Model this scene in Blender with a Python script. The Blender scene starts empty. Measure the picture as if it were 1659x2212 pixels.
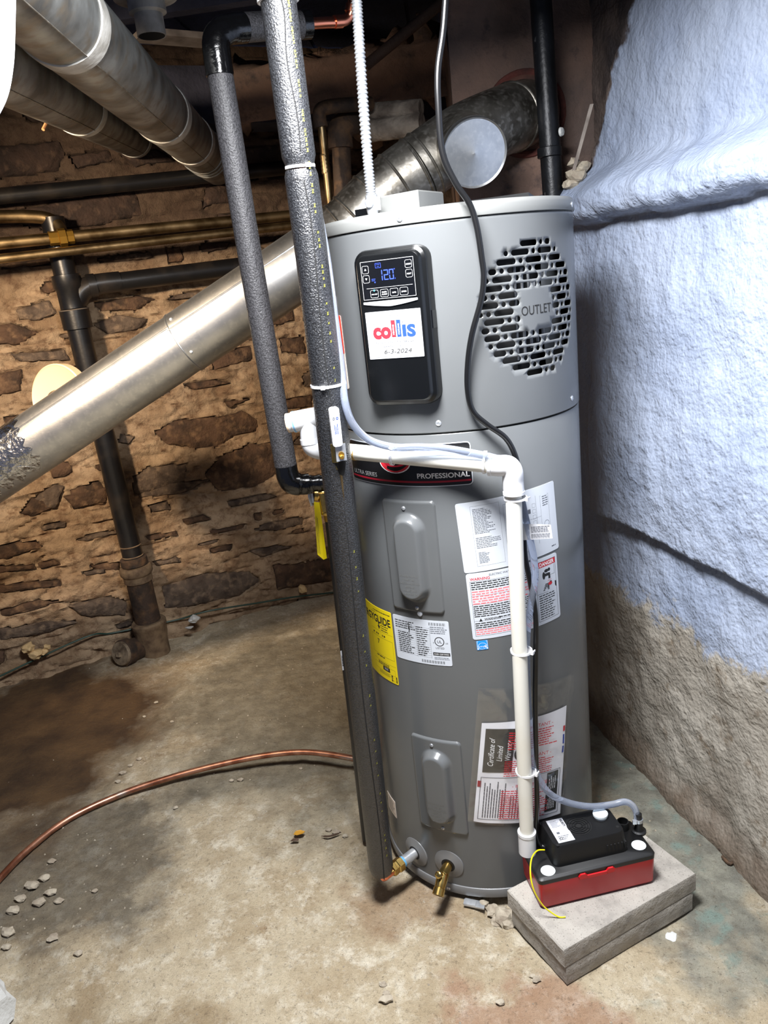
import bpy, bmesh, math, random
from mathutils import Vector, Matrix, noise
from mathutils.geometry import delaunay_2d_cdt
random.seed(7)
SC = bpy.context.scene
COL = SC.collection
V3 = Vector

# ------------------------------------------------------------------ camera
FPX, PITCH, ROLL, YAW = 1661.0, .2935, -.1118, -.1094
CAM = V3((0, -1.8383, 1.51))
_fw = V3((math.sin(YAW)*math.cos(PITCH), math.cos(YAW)*math.cos(PITCH), -math.sin(PITCH)))
_rt = V3((math.cos(YAW), -math.sin(YAW), 0)); _up = _rt.cross(_fw)
RT = _rt*math.cos(ROLL) + _up*math.sin(ROLL); UP = -_rt*math.sin(ROLL) + _up*math.cos(ROLL)
cd = bpy.data.cameras.new('camera'); cam = bpy.data.objects.new('camera', cd); COL.objects.link(cam)
cd.sensor_fit = 'HORIZONTAL'; cd.sensor_width = 36; cd.lens = 36*FPX/1659; cd.clip_start = .02
cam.matrix_world = Matrix((( RT.x, UP.x, -_fw.x, CAM.x), (RT.y, UP.y, -_fw.y, CAM.y), (RT.z, UP.z, -_fw.z, CAM.z), (0, 0, 0, 1)))
SC.camera = cam
# ------------------------------------------------------------------ world, lamps, exposure
SC.view_settings.view_transform = 'Standard'; SC.view_settings.look = 'None'
SC.view_settings.gamma = 1; SC.view_settings.use_curve_mapping = False
SC.view_settings.exposure = 0.0
w = bpy.data.worlds.new('world'); SC.world = w; w.use_nodes = True
w.node_tree.nodes['Background'].inputs[0].default_value = (.45, .58, 1, 1)
w.node_tree.nodes['Background'].inputs[1].default_value = .15
def lamp(name, kind, loc, power, col, size, target=None):
    l = bpy.data.lights.new(name, kind); l.energy = power; l.color = col
    if kind == 'AREA': l.shape = 'DISK'; l.size = size
    else: l.shadow_soft_size = size
    if kind == 'SPOT': l.spot_size = math.radians(86); l.spot_blend = .8
    o = bpy.data.objects.new(name, l); COL.objects.link(o); o.location = loc
    if target: o.rotation_euler = (V3(target)-V3(loc)).to_track_quat('-Z', 'Y').to_euler()
    return o
lamp('warm_clamp_light', 'SPOT', (-1.36, -.62, 1.96), 260, (1, .78, .55), .07, (-.95, 1.2, 1.10))
lamp('cool_ceiling_lamp', 'AREA', (-.10, -.78, 2.07), 84, (.97, .978, 1), .42, (-.08, -.70, 0))

def at(x, y, Y):            # a photo measurement turned into a place: on the vertical plane at depth Y
    d = _fw + RT*((x-829.5)/FPX) - UP*((y-1106)/FPX)
    return CAM + d*((Y-CAM.y)/d.y)
def atz(x, y, Z=0):
    d = _fw + RT*((x-829.5)/FPX) - UP*((y-1106)/FPX)
    return CAM + d*((Z-CAM.z)/d.z)
def atd(x, y, D):
    return CAM + (_fw + RT*((x-829.5)/FPX) - UP*((y-1106)/FPX))*D

# ------------------------------------------------------------------ materials
def lin(c):
    return tuple(((v/12.92) if v <= .04045 else ((v+.055)/1.055)**2.4) for v in (k/255 for k in c)) + (1,)
MATS = {}
def mat(name, col, rough=.5, metal=0, var=None, bump=None, spec=.5, coat=0, emit=None, trans=0, alpha=1, sss=0, bump2=None):
    """col / var colours in sRGB 0-255; var=(col2, scale, lo, hi[, detail]); bump=(scale, strength[, detail])"""
    if name in MATS: return MATS[name]
    m = bpy.data.materials.new(name); m.use_nodes = True; n = m.node_tree.nodes; L = m.node_tree.links
    b = n['Principled BSDF']; b.inputs['Base Color'].default_value = lin(col)
    b.inputs['Roughness'].default_value = rough; b.inputs['Metallic'].default_value = metal
    b.inputs['Specular IOR Level'].default_value = spec
    if coat: b.inputs['Coat Weight'].default_value = coat; b.inputs['Coat Roughness'].default_value = .1
    if trans: b.inputs['Transmission Weight'].default_value = trans; b.inputs['IOR'].default_value = 1.25
    if alpha < 1: b.inputs['Alpha'].default_value = alpha
    if emit: b.inputs['Emission Color'].default_value = lin(emit[0]); b.inputs['Emission Strength'].default_value = emit[1]
    if sss: b.inputs['Subsurface Weight'].default_value = sss; b.inputs['Subsurface Radius'].default_value = (.01, .01, .01)
    g = n.new('ShaderNodeNewGeometry')
    if var:
        vs = var if isinstance(var, list) else [var]
        prev = None
        for v in vs:
            t = n.new('ShaderNodeTexNoise'); t.inputs['Scale'].default_value = v[1]; t.inputs['Detail'].default_value = v[4] if len(v) > 4 else 6
            L.new(g.outputs['Position'], t.inputs['Vector'])
            r = n.new('ShaderNodeMapRange'); r.inputs['From Min'].default_value = v[2]; r.inputs['From Max'].default_value = v[3]
            L.new(t.outputs['Fac'], r.inputs['Value'])
            x = n.new('ShaderNodeMix'); x.data_type = 'RGBA'
            L.new(r.outputs['Result'], x.inputs['Factor'])
            if prev: L.new(prev, x.inputs['A'])
            else: x.inputs['A'].default_value = lin(col)
            x.inputs['B'].default_value = lin(v[0]); prev = x.outputs['Result']
        L.new(prev, b.inputs['Base Color'])
    pb = None
    for bp in (bump, bump2):
        if bp:
            t = n.new('ShaderNodeTexNoise'); t.inputs['Scale'].default_value = bp[0]; t.inputs['Detail'].default_value = bp[2] if len(bp) > 2 else 4
            L.new(g.outputs['Position'], t.inputs['Vector'])
            k = n.new('ShaderNodeBump'); k.inputs['Strength'].default_value = bp[1]; k.inputs['Distance'].default_value = .6/bp[0]
            L.new(t.outputs['Fac'], k.inputs['Height'])
            if pb: L.new(pb, k.inputs['Normal'])
            pb = k.outputs['Normal']
    if pb: L.new(pb, b.inputs['Normal'])
    MATS[name] = m
    return m
M = dict(
 grey=mat('grey_enamel', (93, 95, 96), .25, var=((87, 89, 90), 3, .4, .7), bump=(900, .03)),
 greylid=mat('light_grey_plastic', (110, 111, 109), .3),
 ring=mat('grey_plastic_ring', (112, 113, 114), .35),
 blackp=mat('black_plastic', (8, 9, 10), .27, bump=(1500, .08)),
 blackg=mat('black_gloss', (10, 11, 14), .18),
 blackm=mat('black_matt', (9, 9, 10), .8),
 dkink=mat('black_ink', (22, 22, 24), .6), greyink=mat('grey_ink', (84, 88, 96), .7), redink=mat('red_ink', (188, 28, 42), .6),
 blueink=mat('blue_ink', (24, 62, 150), .6), whiteink=mat('white_ink', (235, 235, 235), .6), pinkink=mat('pale_red_ink', (226, 120, 125), .6),
 greyprint=mat('silver_ink', (150, 150, 150), .5),
 paper=mat('white_sticker', (196, 201, 208), .45), paper2=mat('white_paper', (190, 191, 196), .6), cream=mat('cream_sticker', (240, 226, 212), .5),
 red=mat('red_sticker', (235, 66, 48), .45), yellow=mat('yellow_sticker', (228, 204, 10), .45), bluest=mat('blue_sticker', (24, 140, 226), .4),
 darkst=mat('charcoal_print', (52, 52, 50), .45), brand=mat('black_brand_film', (14, 14, 17), .3), brandred=mat('deep_red_print', (150, 20, 40), .35),
 chrome=mat('bright_zinc', (206, 209, 212), .32, .7, var=((176, 180, 186), 60, .4, .7)),
 steel=mat('dull_steel', (150, 152, 155), .4, 1),
 brass=mat('brass', (208, 178, 108), .26, 1, var=((176, 142, 76), 40, .4, .7)),
 brassdull=mat('dull_brass', (190, 150, 70), .45, 1),
 copper=mat('copper_tube', (204, 150, 124), .36, .9, var=[((150, 96, 74), 18, .42, .62), ((200, 190, 178), 9, .60, .70)]),
 oldcopper=mat('tarnished_copper', (164, 142, 106), .42, 1, var=[((106, 88, 62), 14, .42, .65), ((64, 50, 34), 5, .55, .7)]),
 brightcopper=mat('bright_copper', (225, 140, 110), .25, 1),
 galv=mat('galvanised_sheet', (214, 215, 214), .38, 1, var=[((198, 200, 201), 24, .35, .65, 1.5), ((222, 222, 220), 90, .5, .8, 1)], bump=(240, .05)),
 galvold=mat('old_galvanised_sheet', (140, 136, 128), .42, .9, var=[((95, 90, 82), 16, .4, .65), ((170, 166, 158), 70, .5, .75, 1)], bump=(140, .08)),
 galvduct=mat('duct_galvanised', (150, 152, 150), .45, .75, var=[((92, 92, 90), 11, .38, .64), ((120, 110, 96), 30, .5, .75)], bump=(110, .08)),
 taped=mat('duct_tape_silver', (190, 188, 182), .5, .2, var=((150, 146, 138), 30, .4, .7), bump=(70, .2)),
 foil=mat('foil_tape', (215, 215, 215), .22, 1, bump=(60, .6, 3)),
 foam=mat('black_pipe_foam', (40, 41, 44), .36, spec=1.0, var=((14, 14, 16), 320, .42, .6), bump=(330, 1.0, 2)),
 foamold=mat('dark_pipe_foam', (66, 65, 68), .55, spec=.7, var=((38, 37, 39), 260, .42, .62), bump=(300, .8, 2)),
 etape=mat('black_electrical_tape', (11, 11, 12), .16, spec=.7, bump=(40, .15)),
 abs=mat('black_abs_pipe', (20, 20, 22), .35, var=((45, 40, 36), 9, .5, .75), bump=(90, .05)),
 cast=mat('rusty_cast_iron', (58, 44, 34), .8, var=[((98, 72, 48), 26, .45, .7), ((30, 24, 20), 12, .5, .7)], bump=(120, .5)),
 castdust=mat('dusty_iron_rim', (120, 100, 76), .85, var=((80, 62, 46), 30, .4, .7), bump=(120, .4)),
 pvc=mat('white_pvc', (226, 224, 214), .3, var=((218, 212, 196), 8, .5, .75)),
 pvcw=mat('bright_white_pvc', (222, 223, 225), .28),
 glue=mat('pvc_cement_stain', (196, 160, 92), .4),
 vinyl=mat('clear_vinyl_tube', (206, 216, 236), .12, trans=.8, spec=.6),
 nylon=mat('white_nylon_tie', (238, 238, 240), .35),
 cord=mat('black_cord', (14, 14, 15), .3),
 yellowwire=mat('yellow_wire', (232, 222, 20), .35),
 pumpred=mat('red_pump_plastic', (180, 12, 22), .3), pumpblack=mat('black_pump_plastic', (11, 11, 12), .46, var=((58, 58, 60), 700, .74, .78), bump=(600, .08)),
 cap=mat('milky_cap', (222, 232, 234), .35),
 paver=mat('concrete_paver', (160, 155, 147), .95, var=[((138, 134, 127), 34, .45, .7), ((174, 169, 160), 8, .5, .7), ((98, 94, 88), 260, .60, .70)], bump=(260, .5), bump2=(40, .3)),
 film=None,
 stone=mat('brown_rubble_stone', (84, 62, 46), .9, var=[((52, 38, 28), 14, .4, .65), ((116, 90, 66), 30, .5, .75)], bump=(90, .6), bump2=(26, .5)),
 stone2=mat('grey_rubble_stone', (92, 78, 66), .9, var=[((60, 48, 40), 16, .4, .65), ((128, 108, 88), 34, .5, .75)], bump=(90, .6), bump2=(26, .5)),
 stonedark=mat('shaded_sooty_stone', (60, 45, 38), .9, var=[((40, 30, 26), 14, .4, .65), ((84, 66, 54), 30, .55, .75)], bump=(90, .6), bump2=(26, .5)),  # darker rubble copy: upper-wall shade put into the colour, with some soot
 soot=mat('sooty_timber', (56, 58, 74), .85, var=((38, 40, 54), 8, .4, .65), bump=(60, .4)),
 ceil=mat('dark_subfloor_board', (58, 64, 88), .85, var=((42, 48, 68), 6, .4, .65), bump=(50, .3)),
 wood=mat('weathered_strip', (150, 140, 130), .8, var=((110, 100, 92), 20, .4, .7)),
 thimble=mat('red_clay_thimble', (98, 50, 42), .85, var=((62, 36, 32), 25, .4, .7), bump=(80, .4)),
 whitewash=mat('whitewashed_stub', (150, 140, 128), .9, var=((92, 82, 74), 14, .4, .65), bump=(60, .7)),
 postm=mat('black_iron_pipe', (30, 32, 36), .4, .3, var=[((16, 17, 20), 10, .4, .65), ((150, 152, 155), 22, .66, .72)], bump=(90, .15)),
 greenwire=mat('green_wire', (40, 66, 56), .5),
 spray=mat('old_spray_foam', (206, 176, 128), .8, bump=(90, .5)),
 pebble=mat('grey_pebble', (172, 162, 144), .9, var=((138, 126, 110), 40, .4, .7), bump=(150, .4)),
 plasterchip=mat('white_plaster', (196, 197, 194), .85, bump=(120, .4)),
 leaf=mat('dry_leaf', (176, 128, 36), .7), twig=mat('dead_twig', (70, 52, 38), .8),
 disc=mat('beige_disc', (226, 190, 150), .45, .1),
 hub=mat('iron_plug', (150, 134, 112), .7, .3, var=((80, 66, 52), 30, .4, .7), bump=(90, .4)),
 lcd=mat('blue_display_digits', (40, 60, 160), .5, emit=((70, 100, 255), .85)), lcdcy=mat('cyan_indicator', (60, 190, 230), .5, emit=((60, 190, 230), 1.5)),
 sheetp=mat('bright_paper', (228, 228, 232), .6), trim=mat('silver_trim', (206, 210, 212), .35, .25),
 inkdk=mat('dark_grey_ink', (58, 60, 66), .6),
 white=mat('white_wrapped_pipe', (226, 228, 234), .4),
)
def film_mat():
    m = bpy.data.materials.new('clear_poly_film'); m.use_nodes = True; n = m.node_tree.nodes; L = m.node_tree.links
    for q in list(n):
        if q.type != 'OUTPUT_MATERIAL': n.remove(q)
    t = n.new('ShaderNodeBsdfTransparent'); t.inputs[0].default_value = (.97, .975, .98, 1)
    g = n.new('ShaderNodeBsdfGlossy'); g.inputs['Roughness'].default_value = .09
    x = n.new('ShaderNodeMixShader'); x.inputs[0].default_value = .085
    L.new(t.outputs[0], x.inputs[1]); L.new(g.outputs[0], x.inputs[2]); L.new(x.outputs[0], n['Material Output'].inputs[0])
    k = n.new('ShaderNodeBump'); z = n.new('ShaderNodeTexNoise'); z.inputs['Scale'].default_value = 15; k.inputs['Strength'].default_value = .8; k.inputs['Distance'].default_value = .015
    ge = n.new('ShaderNodeNewGeometry'); L.new(ge.outputs['Position'], z.inputs['Vector']); L.new(z.outputs['Fac'], k.inputs['Height']); L.new(k.outputs[0], g.inputs['Normal'])
    return m
M['film'] = film_mat()

# ------------------------------------------------------------------ mesh helpers
class MB:
    def __init__(s): s.v = []; s.f = []
    def add(s, vs, fs):
        o = len(s.v); s.v += [tuple(p) for p in vs]; s.f += [tuple(i+o for i in f) for f in fs]; return s
    def box(s, c, size, R=None):
        c = V3(c); hx, hy, hz = [k/2 for k in size]
        P = [V3((a*hx, b*hy, d*hz)) for a in (-1, 1) for b in (-1, 1) for d in (-1, 1)]
        if R: P = [R @ p for p in P]
        return s.add([c+p for p in P], [(0, 1, 3, 2), (4, 6, 7, 5), (0, 4, 5, 1), (2, 3, 7, 6), (0, 2, 6, 4), (1, 5, 7, 3)])
    def tube(s, path, r, seg=16, caps=True, flat=1.0):
        P = [V3(p) for p in path]; n = len(P)
        rr = r if isinstance(r, (list, tuple)) else [r]*n
        T = [(P[min(i+1, n-1)]-P[max(i-1, 0)]).normalized() for i in range(n)]
        a = V3((0, 0, 1)) if abs(T[0].z) < .9 else V3((1, 0, 0))
        N = (a - T[0]*a.dot(T[0])).normalized(); vs = []; fs = []
        for i in range(n):
            N = (N - T[i]*N.dot(T[i])).normalized(); B = T[i].cross(N)
            for k in range(seg):
                t = 2*math.pi*k/seg; vs.append(P[i] + (N*math.cos(t) + B*math.sin(t)*flat)*rr[i])
        for i in range(n-1):
            for k in range(seg):
                k2 = (k+1) % seg; fs.append((i*seg+k, i*seg+k2, (i+1)*seg+k2, (i+1)*seg+k))
        if caps: fs += [tuple(range(seg-1, -1, -1)), tuple((n-1)*seg+k for k in range(seg))]
        return s.add(vs, fs)
    def lathe(s, prof, c=(0, 0, 0), axis=(0, 0, 1), seg=48):
        """prof: (radius, height) pairs along axis"""
        A = V3(axis).normalized(); a = V3((0, 0, 1)) if abs(A.z) < .9 else V3((1, 0, 0))
        X = (a - A*a.dot(A)).normalized(); Y = A.cross(X); c = V3(c); vs = []; fs = []
        for r, h in prof:
            for k in range(seg):
                t = 2*math.pi*k/seg; vs.append(c + A*h + (X*math.cos(t)+Y*math.sin(t))*r)
        for i in range(len(prof)-1):
            for k in range(seg):
                k2 = (k+1) % seg; fs.append((i*seg+k, i*seg+k2, (i+1)*seg+k2, (i+1)*seg+k))
        if prof[0][0] > 1e-6: fs.append(tuple(range(seg-1, -1, -1)))
        if prof[-1][0] > 1e-6: fs.append(tuple((len(prof)-1)*seg+k for k in range(seg)))
        return s.add(vs, fs)
    def loft(s, rings, cap0=True, cap1=True):
        n = len(rings[0]); vs = [p for r in rings for p in r]; fs = []
        for i in range(len(rings)-1):
            for k in range(n):
                k2 = (k+1) % n; fs.append((i*n+k, i*n+k2, (i+1)*n+k2, (i+1)*n+k))
        if cap0: fs.append(tuple(range(n-1, -1, -1)))
        if cap1: fs.append(tuple((len(rings)-1)*n+k for k in range(n)))
        return s.add(vs, fs)
    def grid(s, nu, nv, fn):
        vs = [fn(i/(nu-1), j/(nv-1)) for j in range(nv) for i in range(nu)]
        return s.add(vs, [(j*nu+i, j*nu+i+1, (j+1)*nu+i+1, (j+1)*nu+i) for j in range(nv-1) for i in range(nu-1)])
    def build(s, name, m, parent=None, smooth=40, label=None):
        me = bpy.data.meshes.new(name); me.from_pydata(s.v, [], s.f); me.materials.append(M[m] if isinstance(m, str) else m)
        if smooth:
            me.polygons.foreach_set('use_smooth', [True]*len(me.polygons))
            me.set_sharp_from_angle(angle=math.radians(smooth))
        o = bpy.data.objects.new(name, me); COL.objects.link(o)
        if parent: adopt(o, parent)
        if label: o['label'] = label
        return o
def adopt(o, parent):
    o.parent = parent
    o.matrix_parent_inverse = Matrix.Translation(-parent.location)
def thing(name, label, cat, loc=(0, 0, 0), group=None):
    o = bpy.data.objects.new(name, None); COL.objects.link(o); o.location = loc; o.empty_display_size = .05
    return tag(o, label, cat, group)
def tag(o, label, cat, group=None, kind=None):
    o['label'] = label; o['category'] = cat
    if group: o['group'] = group
    if kind: o['kind'] = kind
    return o
def struct(o, label=None):
    o['kind'] = 'structure'
    if label: o['label'] = label
    return o
def spline(pts, k=8):
    P = [V3(p) for p in pts]; out = []
    for i in range(len(P)-1):
        p0, p1, p2, p3 = P[max(i-1, 0)], P[i], P[i+1], P[min(i+2, len(P)-1)]
        for j in range(k):
            t = j/k; out.append(.5*((2*p1)+(p2-p0)*t+(2*p0-5*p1+4*p2-p3)*t*t+(3*p1-p0-3*p2+p3)*t**3))
    return out+[P[-1]]
def lerp(a, b, t): return a+(b-a)*t
def seg_path(a, b, n=2): return [V3(a).lerp(V3(b), i/(n-1)) for i in range(n)]
def sstep(a, b, x):
    t = max(0, min(1, (x-a)/(b-a))); return t*t*(3-2*t)
def fbm(p, o=4, lac=2.1, g=.5):
    s = 0; a = 1; p = V3(p)
    for i in range(o): s += a*noise.noise(p); p = p*lac; a *= g
    return s
def rrect(w, h, r, n=6):
    out = []
    for cx, cy, a0 in ((w/2-r, h/2-r, 0), (-w/2+r, h/2-r, 90), (-w/2+r, -h/2+r, 180), (w/2-r, -h/2+r, 270)):
        for i in range(n+1):
            a = math.radians(a0+90*i/n); out.append((cx+r*math.cos(a), cy+r*math.sin(a)))
    return out
R0 = .283
def cyl(th0, z0, rot=0, R=R0):
    c, s = math.cos(math.radians(rot)), math.sin(math.radians(rot))
    def m(u, v, h=0):
        U = u*c - v*s; W = u*s + v*c; t = math.radians(th0) + U/R
        return V3(((R+h)*math.sin(t), -(R+h)*math.cos(t), z0+W))
    return m
def plane(o, U, W, N):
    o, U, W, N = V3(o), V3(U).normalized(), V3(W).normalized(), V3(N).normalized()
    return lambda u, v, h=0: o + U*u + W*v + N*h
def sheet(mp, w, h, hgt, r=.004, th=.0006, nu=None, x0=0, y0=0):
    """thin rounded sheet with its lower left at (x0, y0) of the surface map"""
    b = MB(); nu = nu or max(8, int(w/.008)); rows = []
    us = sorted(set([i*w/nu for i in range(nu+1)] + [r*(1-math.cos(math.radians(a))) for a in (0, 20, 40, 65)] + [w-r*(1-math.cos(math.radians(a))) for a in (0, 20, 40, 65)]))
    lo = []; hi = []
    for u in us:
        d = max(0, r-u, u-(w-r)); e = r-math.sqrt(max(0, r*r-d*d)); lo.append(e); hi.append(h-e)
    n = len(us); vs = []; fs = []
    for k, hh in ((0, hgt), (1, hgt-th)):
        for i, u in enumerate(us): vs.append(mp(x0+u, y0+lo[i], hh)); vs.append(mp(x0+u, y0+hi[i], hh))
    for i in range(n-1):
        a, c2 = 2*i, 2*i+2; fs.append((a, c2, c2+1, a+1)); o = 2*n; fs.append((a, a+o, c2+o, c2)); fs.append((a+1, c2+1, c2+1+o, a+1+o))
    fs.append((0, 1, 1+2*n, 2*n)); e = 2*n-2; fs.append((e, e+2*n, e+1+2*n, e+1))
    return b.add(vs, fs)
_tc = bpy.data.curves.new('t', 'FONT'); _to = bpy.data.objects.new('t', _tc)
TCACHE = {}
def text_mesh(s, shear=0, bold=0):
    k = (s, shear, bold)
    if k not in TCACHE:
        _tc.body = s; _tc.size = 1; _tc.shear = shear; _tc.offset = bold; _tc.resolution_u = 3
        me = bpy.data.meshes.new_from_object(_to)
        TCACHE[k] = ([(v.co.x, v.co.y) for v in me.vertices], [tuple(p.vertices) for p in me.polygons]); bpy.data.meshes.remove(me)
    return TCACHE[k]
class Print:
    """flat print on a surface map; ink meshes are collected per colour and built as sub-parts of the sheet"""
    def __init__(s, mp, hgt=.0009): s.mp = mp; s.h = hgt; s.m = {}
    def mb(s, ink): return s.m.setdefault(ink, MB())
    def rect(s, u0, v0, u1, v1, ink='dkink', dh=0):
        n = max(1, int(abs(u1-u0)/.012)); k = max(1, int(abs(v1-v0)/.012)); vs = []
        for i in range(n+1):
            for j in range(k+1): vs.append(s.mp(lerp(u0, u1, i/n), lerp(v0, v1, j/k), s.h+dh))
        q = k+1; s.mb(ink).add(vs, [(i*q+j, (i+1)*q+j, (i+1)*q+j+1, i*q+j+1) for i in range(n) for j in range(k)]); return s
    def frame(s, u0, v0, u1, v1, t=.0006, ink='dkink', dh=0):
        s.rect(u0, v0, u1, v0+t, ink, dh); s.rect(u0, v1-t, u1, v1, ink, dh); s.rect(u0, v0, u0+t, v1, ink, dh); s.rect(u1-t, v0, u1, v1, ink, dh); return s
    def poly(s, pts, ink='dkink', dh=0):
        s.mb(ink).add([s.mp(u, v, s.h+dh) for u, v in pts], [tuple(range(len(pts)))]); return s
    def ell(s, cu, cv, a, b, ink, dh=0, hole=0, n=24):
        if hole:
            vs = []
            for k in range(n):
                t = 2*math.pi*k/n; vs += [s.mp(cu+a*math.cos(t), cv+b*math.sin(t), s.h+dh), s.mp(cu+a*hole*math.cos(t), cv+b*hole*math.sin(t), s.h+dh)]
            s.mb(ink).add(vs, [(2*k, (2*k+2) % (2*n), (2*k+3) % (2*n), 2*k+1) for k in range(n)]); return s
        return s.poly([(cu+a*math.cos(2*math.pi*k/n), cv+b*math.sin(2*math.pi*k/n)) for k in range(n)], ink, dh)
    def text(s, t, u, v, size, ink='dkink', al='l', sx=1, rot=0, shear=0, bold=0, dh=0, fit=None):
        vs, fs = text_mesh(t, shear, bold)
        if not vs: return s
        w = max(x for x, y in vs); sc = size
        if fit: sx = fit/(w*sc)
        o = {'l': 0, 'c': -w*sc*sx/2, 'r': -w*sc*sx}[al]; c, si = math.cos(math.radians(rot)), math.sin(math.radians(rot))
        out = []
        for x, y in vs:
            X = x*sc*sx+o; Y = y*sc; out.append(s.mp(u+X*c-Y*si, v+X*si+Y*c, s.h+dh))
        s.mb(ink).add(out, fs); return s
    def lines(s, u0, v0, u1, v1, n, ink='greyink', frac=.5, seed=1, rag=.25, rot=False):
        """illegible small print: rows of word-long dashes"""
        rd = random.Random(seed)
        for i in range(n):
            if not rot:
                y = lerp(v1, v0, (i+.5)/n); hh = (v1-v0)/n*frac/2; x = u0; end = u1-(u1-u0)*rd.random()*rag
                while x < end:
                    wd = rd.uniform(2, 7)*hh*1.6; s.rect(x, y-hh, min(x+wd, end), y+hh, ink); x += wd+hh*1.3
            else:
                x = lerp(u0, u1, (i+.5)/n); hh = (u1-u0)/n*frac/2; y = v0; end = v1-(v1-v0)*rd.random()*rag
                while y < end:
                    wd = rd.uniform(2, 7)*hh*1.6; s.rect(x-hh, y, x+hh, min(y+wd, end), ink); y += wd+hh*1.3
        return s
    def build(s, parent, name='lettering'):
        out = []
        for ink, b in s.m.items():
            o = b.build(name, ink, parent, smooth=0); o['kind'] = 'stuff'; out.append(o)
        return out
def screw(parent, mp, u, v, h, r=.0045):
    o = mp(u, v, h); ax = (mp(u, v, h+.01)-o)
    return MB().lathe([(r, -.001), (r, .001), (r*.8, .0022), (r*.3, .0028), (r*.28, .0016), (0, .0016)], o, ax, 14).build('screw', 'chrome', parent)
def rock_mesh(name, seed, m, sub=2, rough=.45, scale=(1, 1, .7)):
    bm = bmesh.new(); bmesh.ops.create_icosphere(bm, subdivisions=sub, radius=1)
    for v in bm.verts:
        k = 1+rough*fbm(v.co*1.1+V3((seed*7.3, seed*3.1, 0)), 3); v.co = V3((v.co.x*k*scale[0], v.co.y*k*scale[1], v.co.z*k*scale[2]))
    me = bpy.data.meshes.new(name); bm.to_mesh(me); bm.free(); me.materials.append(M[m]); return me

# ================================================================== THE SETTING
def node_mat(name):
    m = bpy.data.materials.new(name); m.use_nodes = True; n = m.node_tree.nodes; L = m.node_tree.links
    g = n.new('ShaderNodeNewGeometry')
    def nz(scale, detail=6, vec=None, rough=.55, dist=0):
        t = n.new('ShaderNodeTexNoise'); t.inputs['Scale'].default_value = scale; t.inputs['Detail'].default_value = detail; t.inputs['Roughness'].default_value = rough; t.inputs['Distortion'].default_value = dist
        L.new(vec or g.outputs['Position'], t.inputs['Vector']); return t.outputs['Fac']
    def rng(x, a, b, c=0, d=1):
        r = n.new('ShaderNodeMapRange'); L.new(x, r.inputs['Value'])
        for k, v in zip(('From Min', 'From Max', 'To Min', 'To Max'), (a, b, c, d)): r.inputs[k].default_value = v
        return r.outputs['Result']
    def math_(op, a, b):
        q = n.new('ShaderNodeMath'); q.operation = op
        for i, x in enumerate((a, b)):
            if isinstance(x, (int, float)): q.inputs[i].default_value = x
            else: L.new(x, q.inputs[i])
        return q.outputs[0]
    def mix(f, a, b):
        x = n.new('ShaderNodeMix'); x.data_type = 'RGBA'
        for k, v in (('Factor', f), ('A', a), ('B', b)):
            if isinstance(v, tuple): x.inputs[k].default_value = lin(v)
            elif isinstance(v, (int, float)): x.inputs[k].default_value = v
            else: L.new(v, x.inputs[k])
        return x.outputs['Result']
    sep = n.new('ShaderNodeSeparateXYZ'); L.new(g.outputs['Position'], sep.inputs[0])
    def blob(cx, cy, rx, ry, amp=.5, scale=3, lo=1.1, hi=.7):
        dx = math_('DIVIDE', math_('SUBTRACT', sep.outputs[0], cx), rx); dy = math_('DIVIDE', math_('SUBTRACT', sep.outputs[1], cy), ry)
        d = math_('SQRT', math_('ADD', math_('MULTIPLY', dx, dx), math_('MULTIPLY', dy, dy)), 0)
        d = math_('ADD', d, rng(nz(scale), .3, .7, -amp, amp)); return rng(d, lo, hi)
    def bump(chain):
        prev = None
        for h, st, ds in chain:
            k = n.new('ShaderNodeBump'); k.inputs['Strength'].default_value = st; k.inputs['Distance'].default_value = ds; L.new(h, k.inputs['Height'])
            if prev: L.new(prev, k.inputs['Normal'])
            prev = k.outputs[0]
        L.new(prev, n['Principled BSDF'].inputs['Normal'])
    return m, n, L, g, nz, rng, math_, mix, sep, blob, bump
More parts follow.
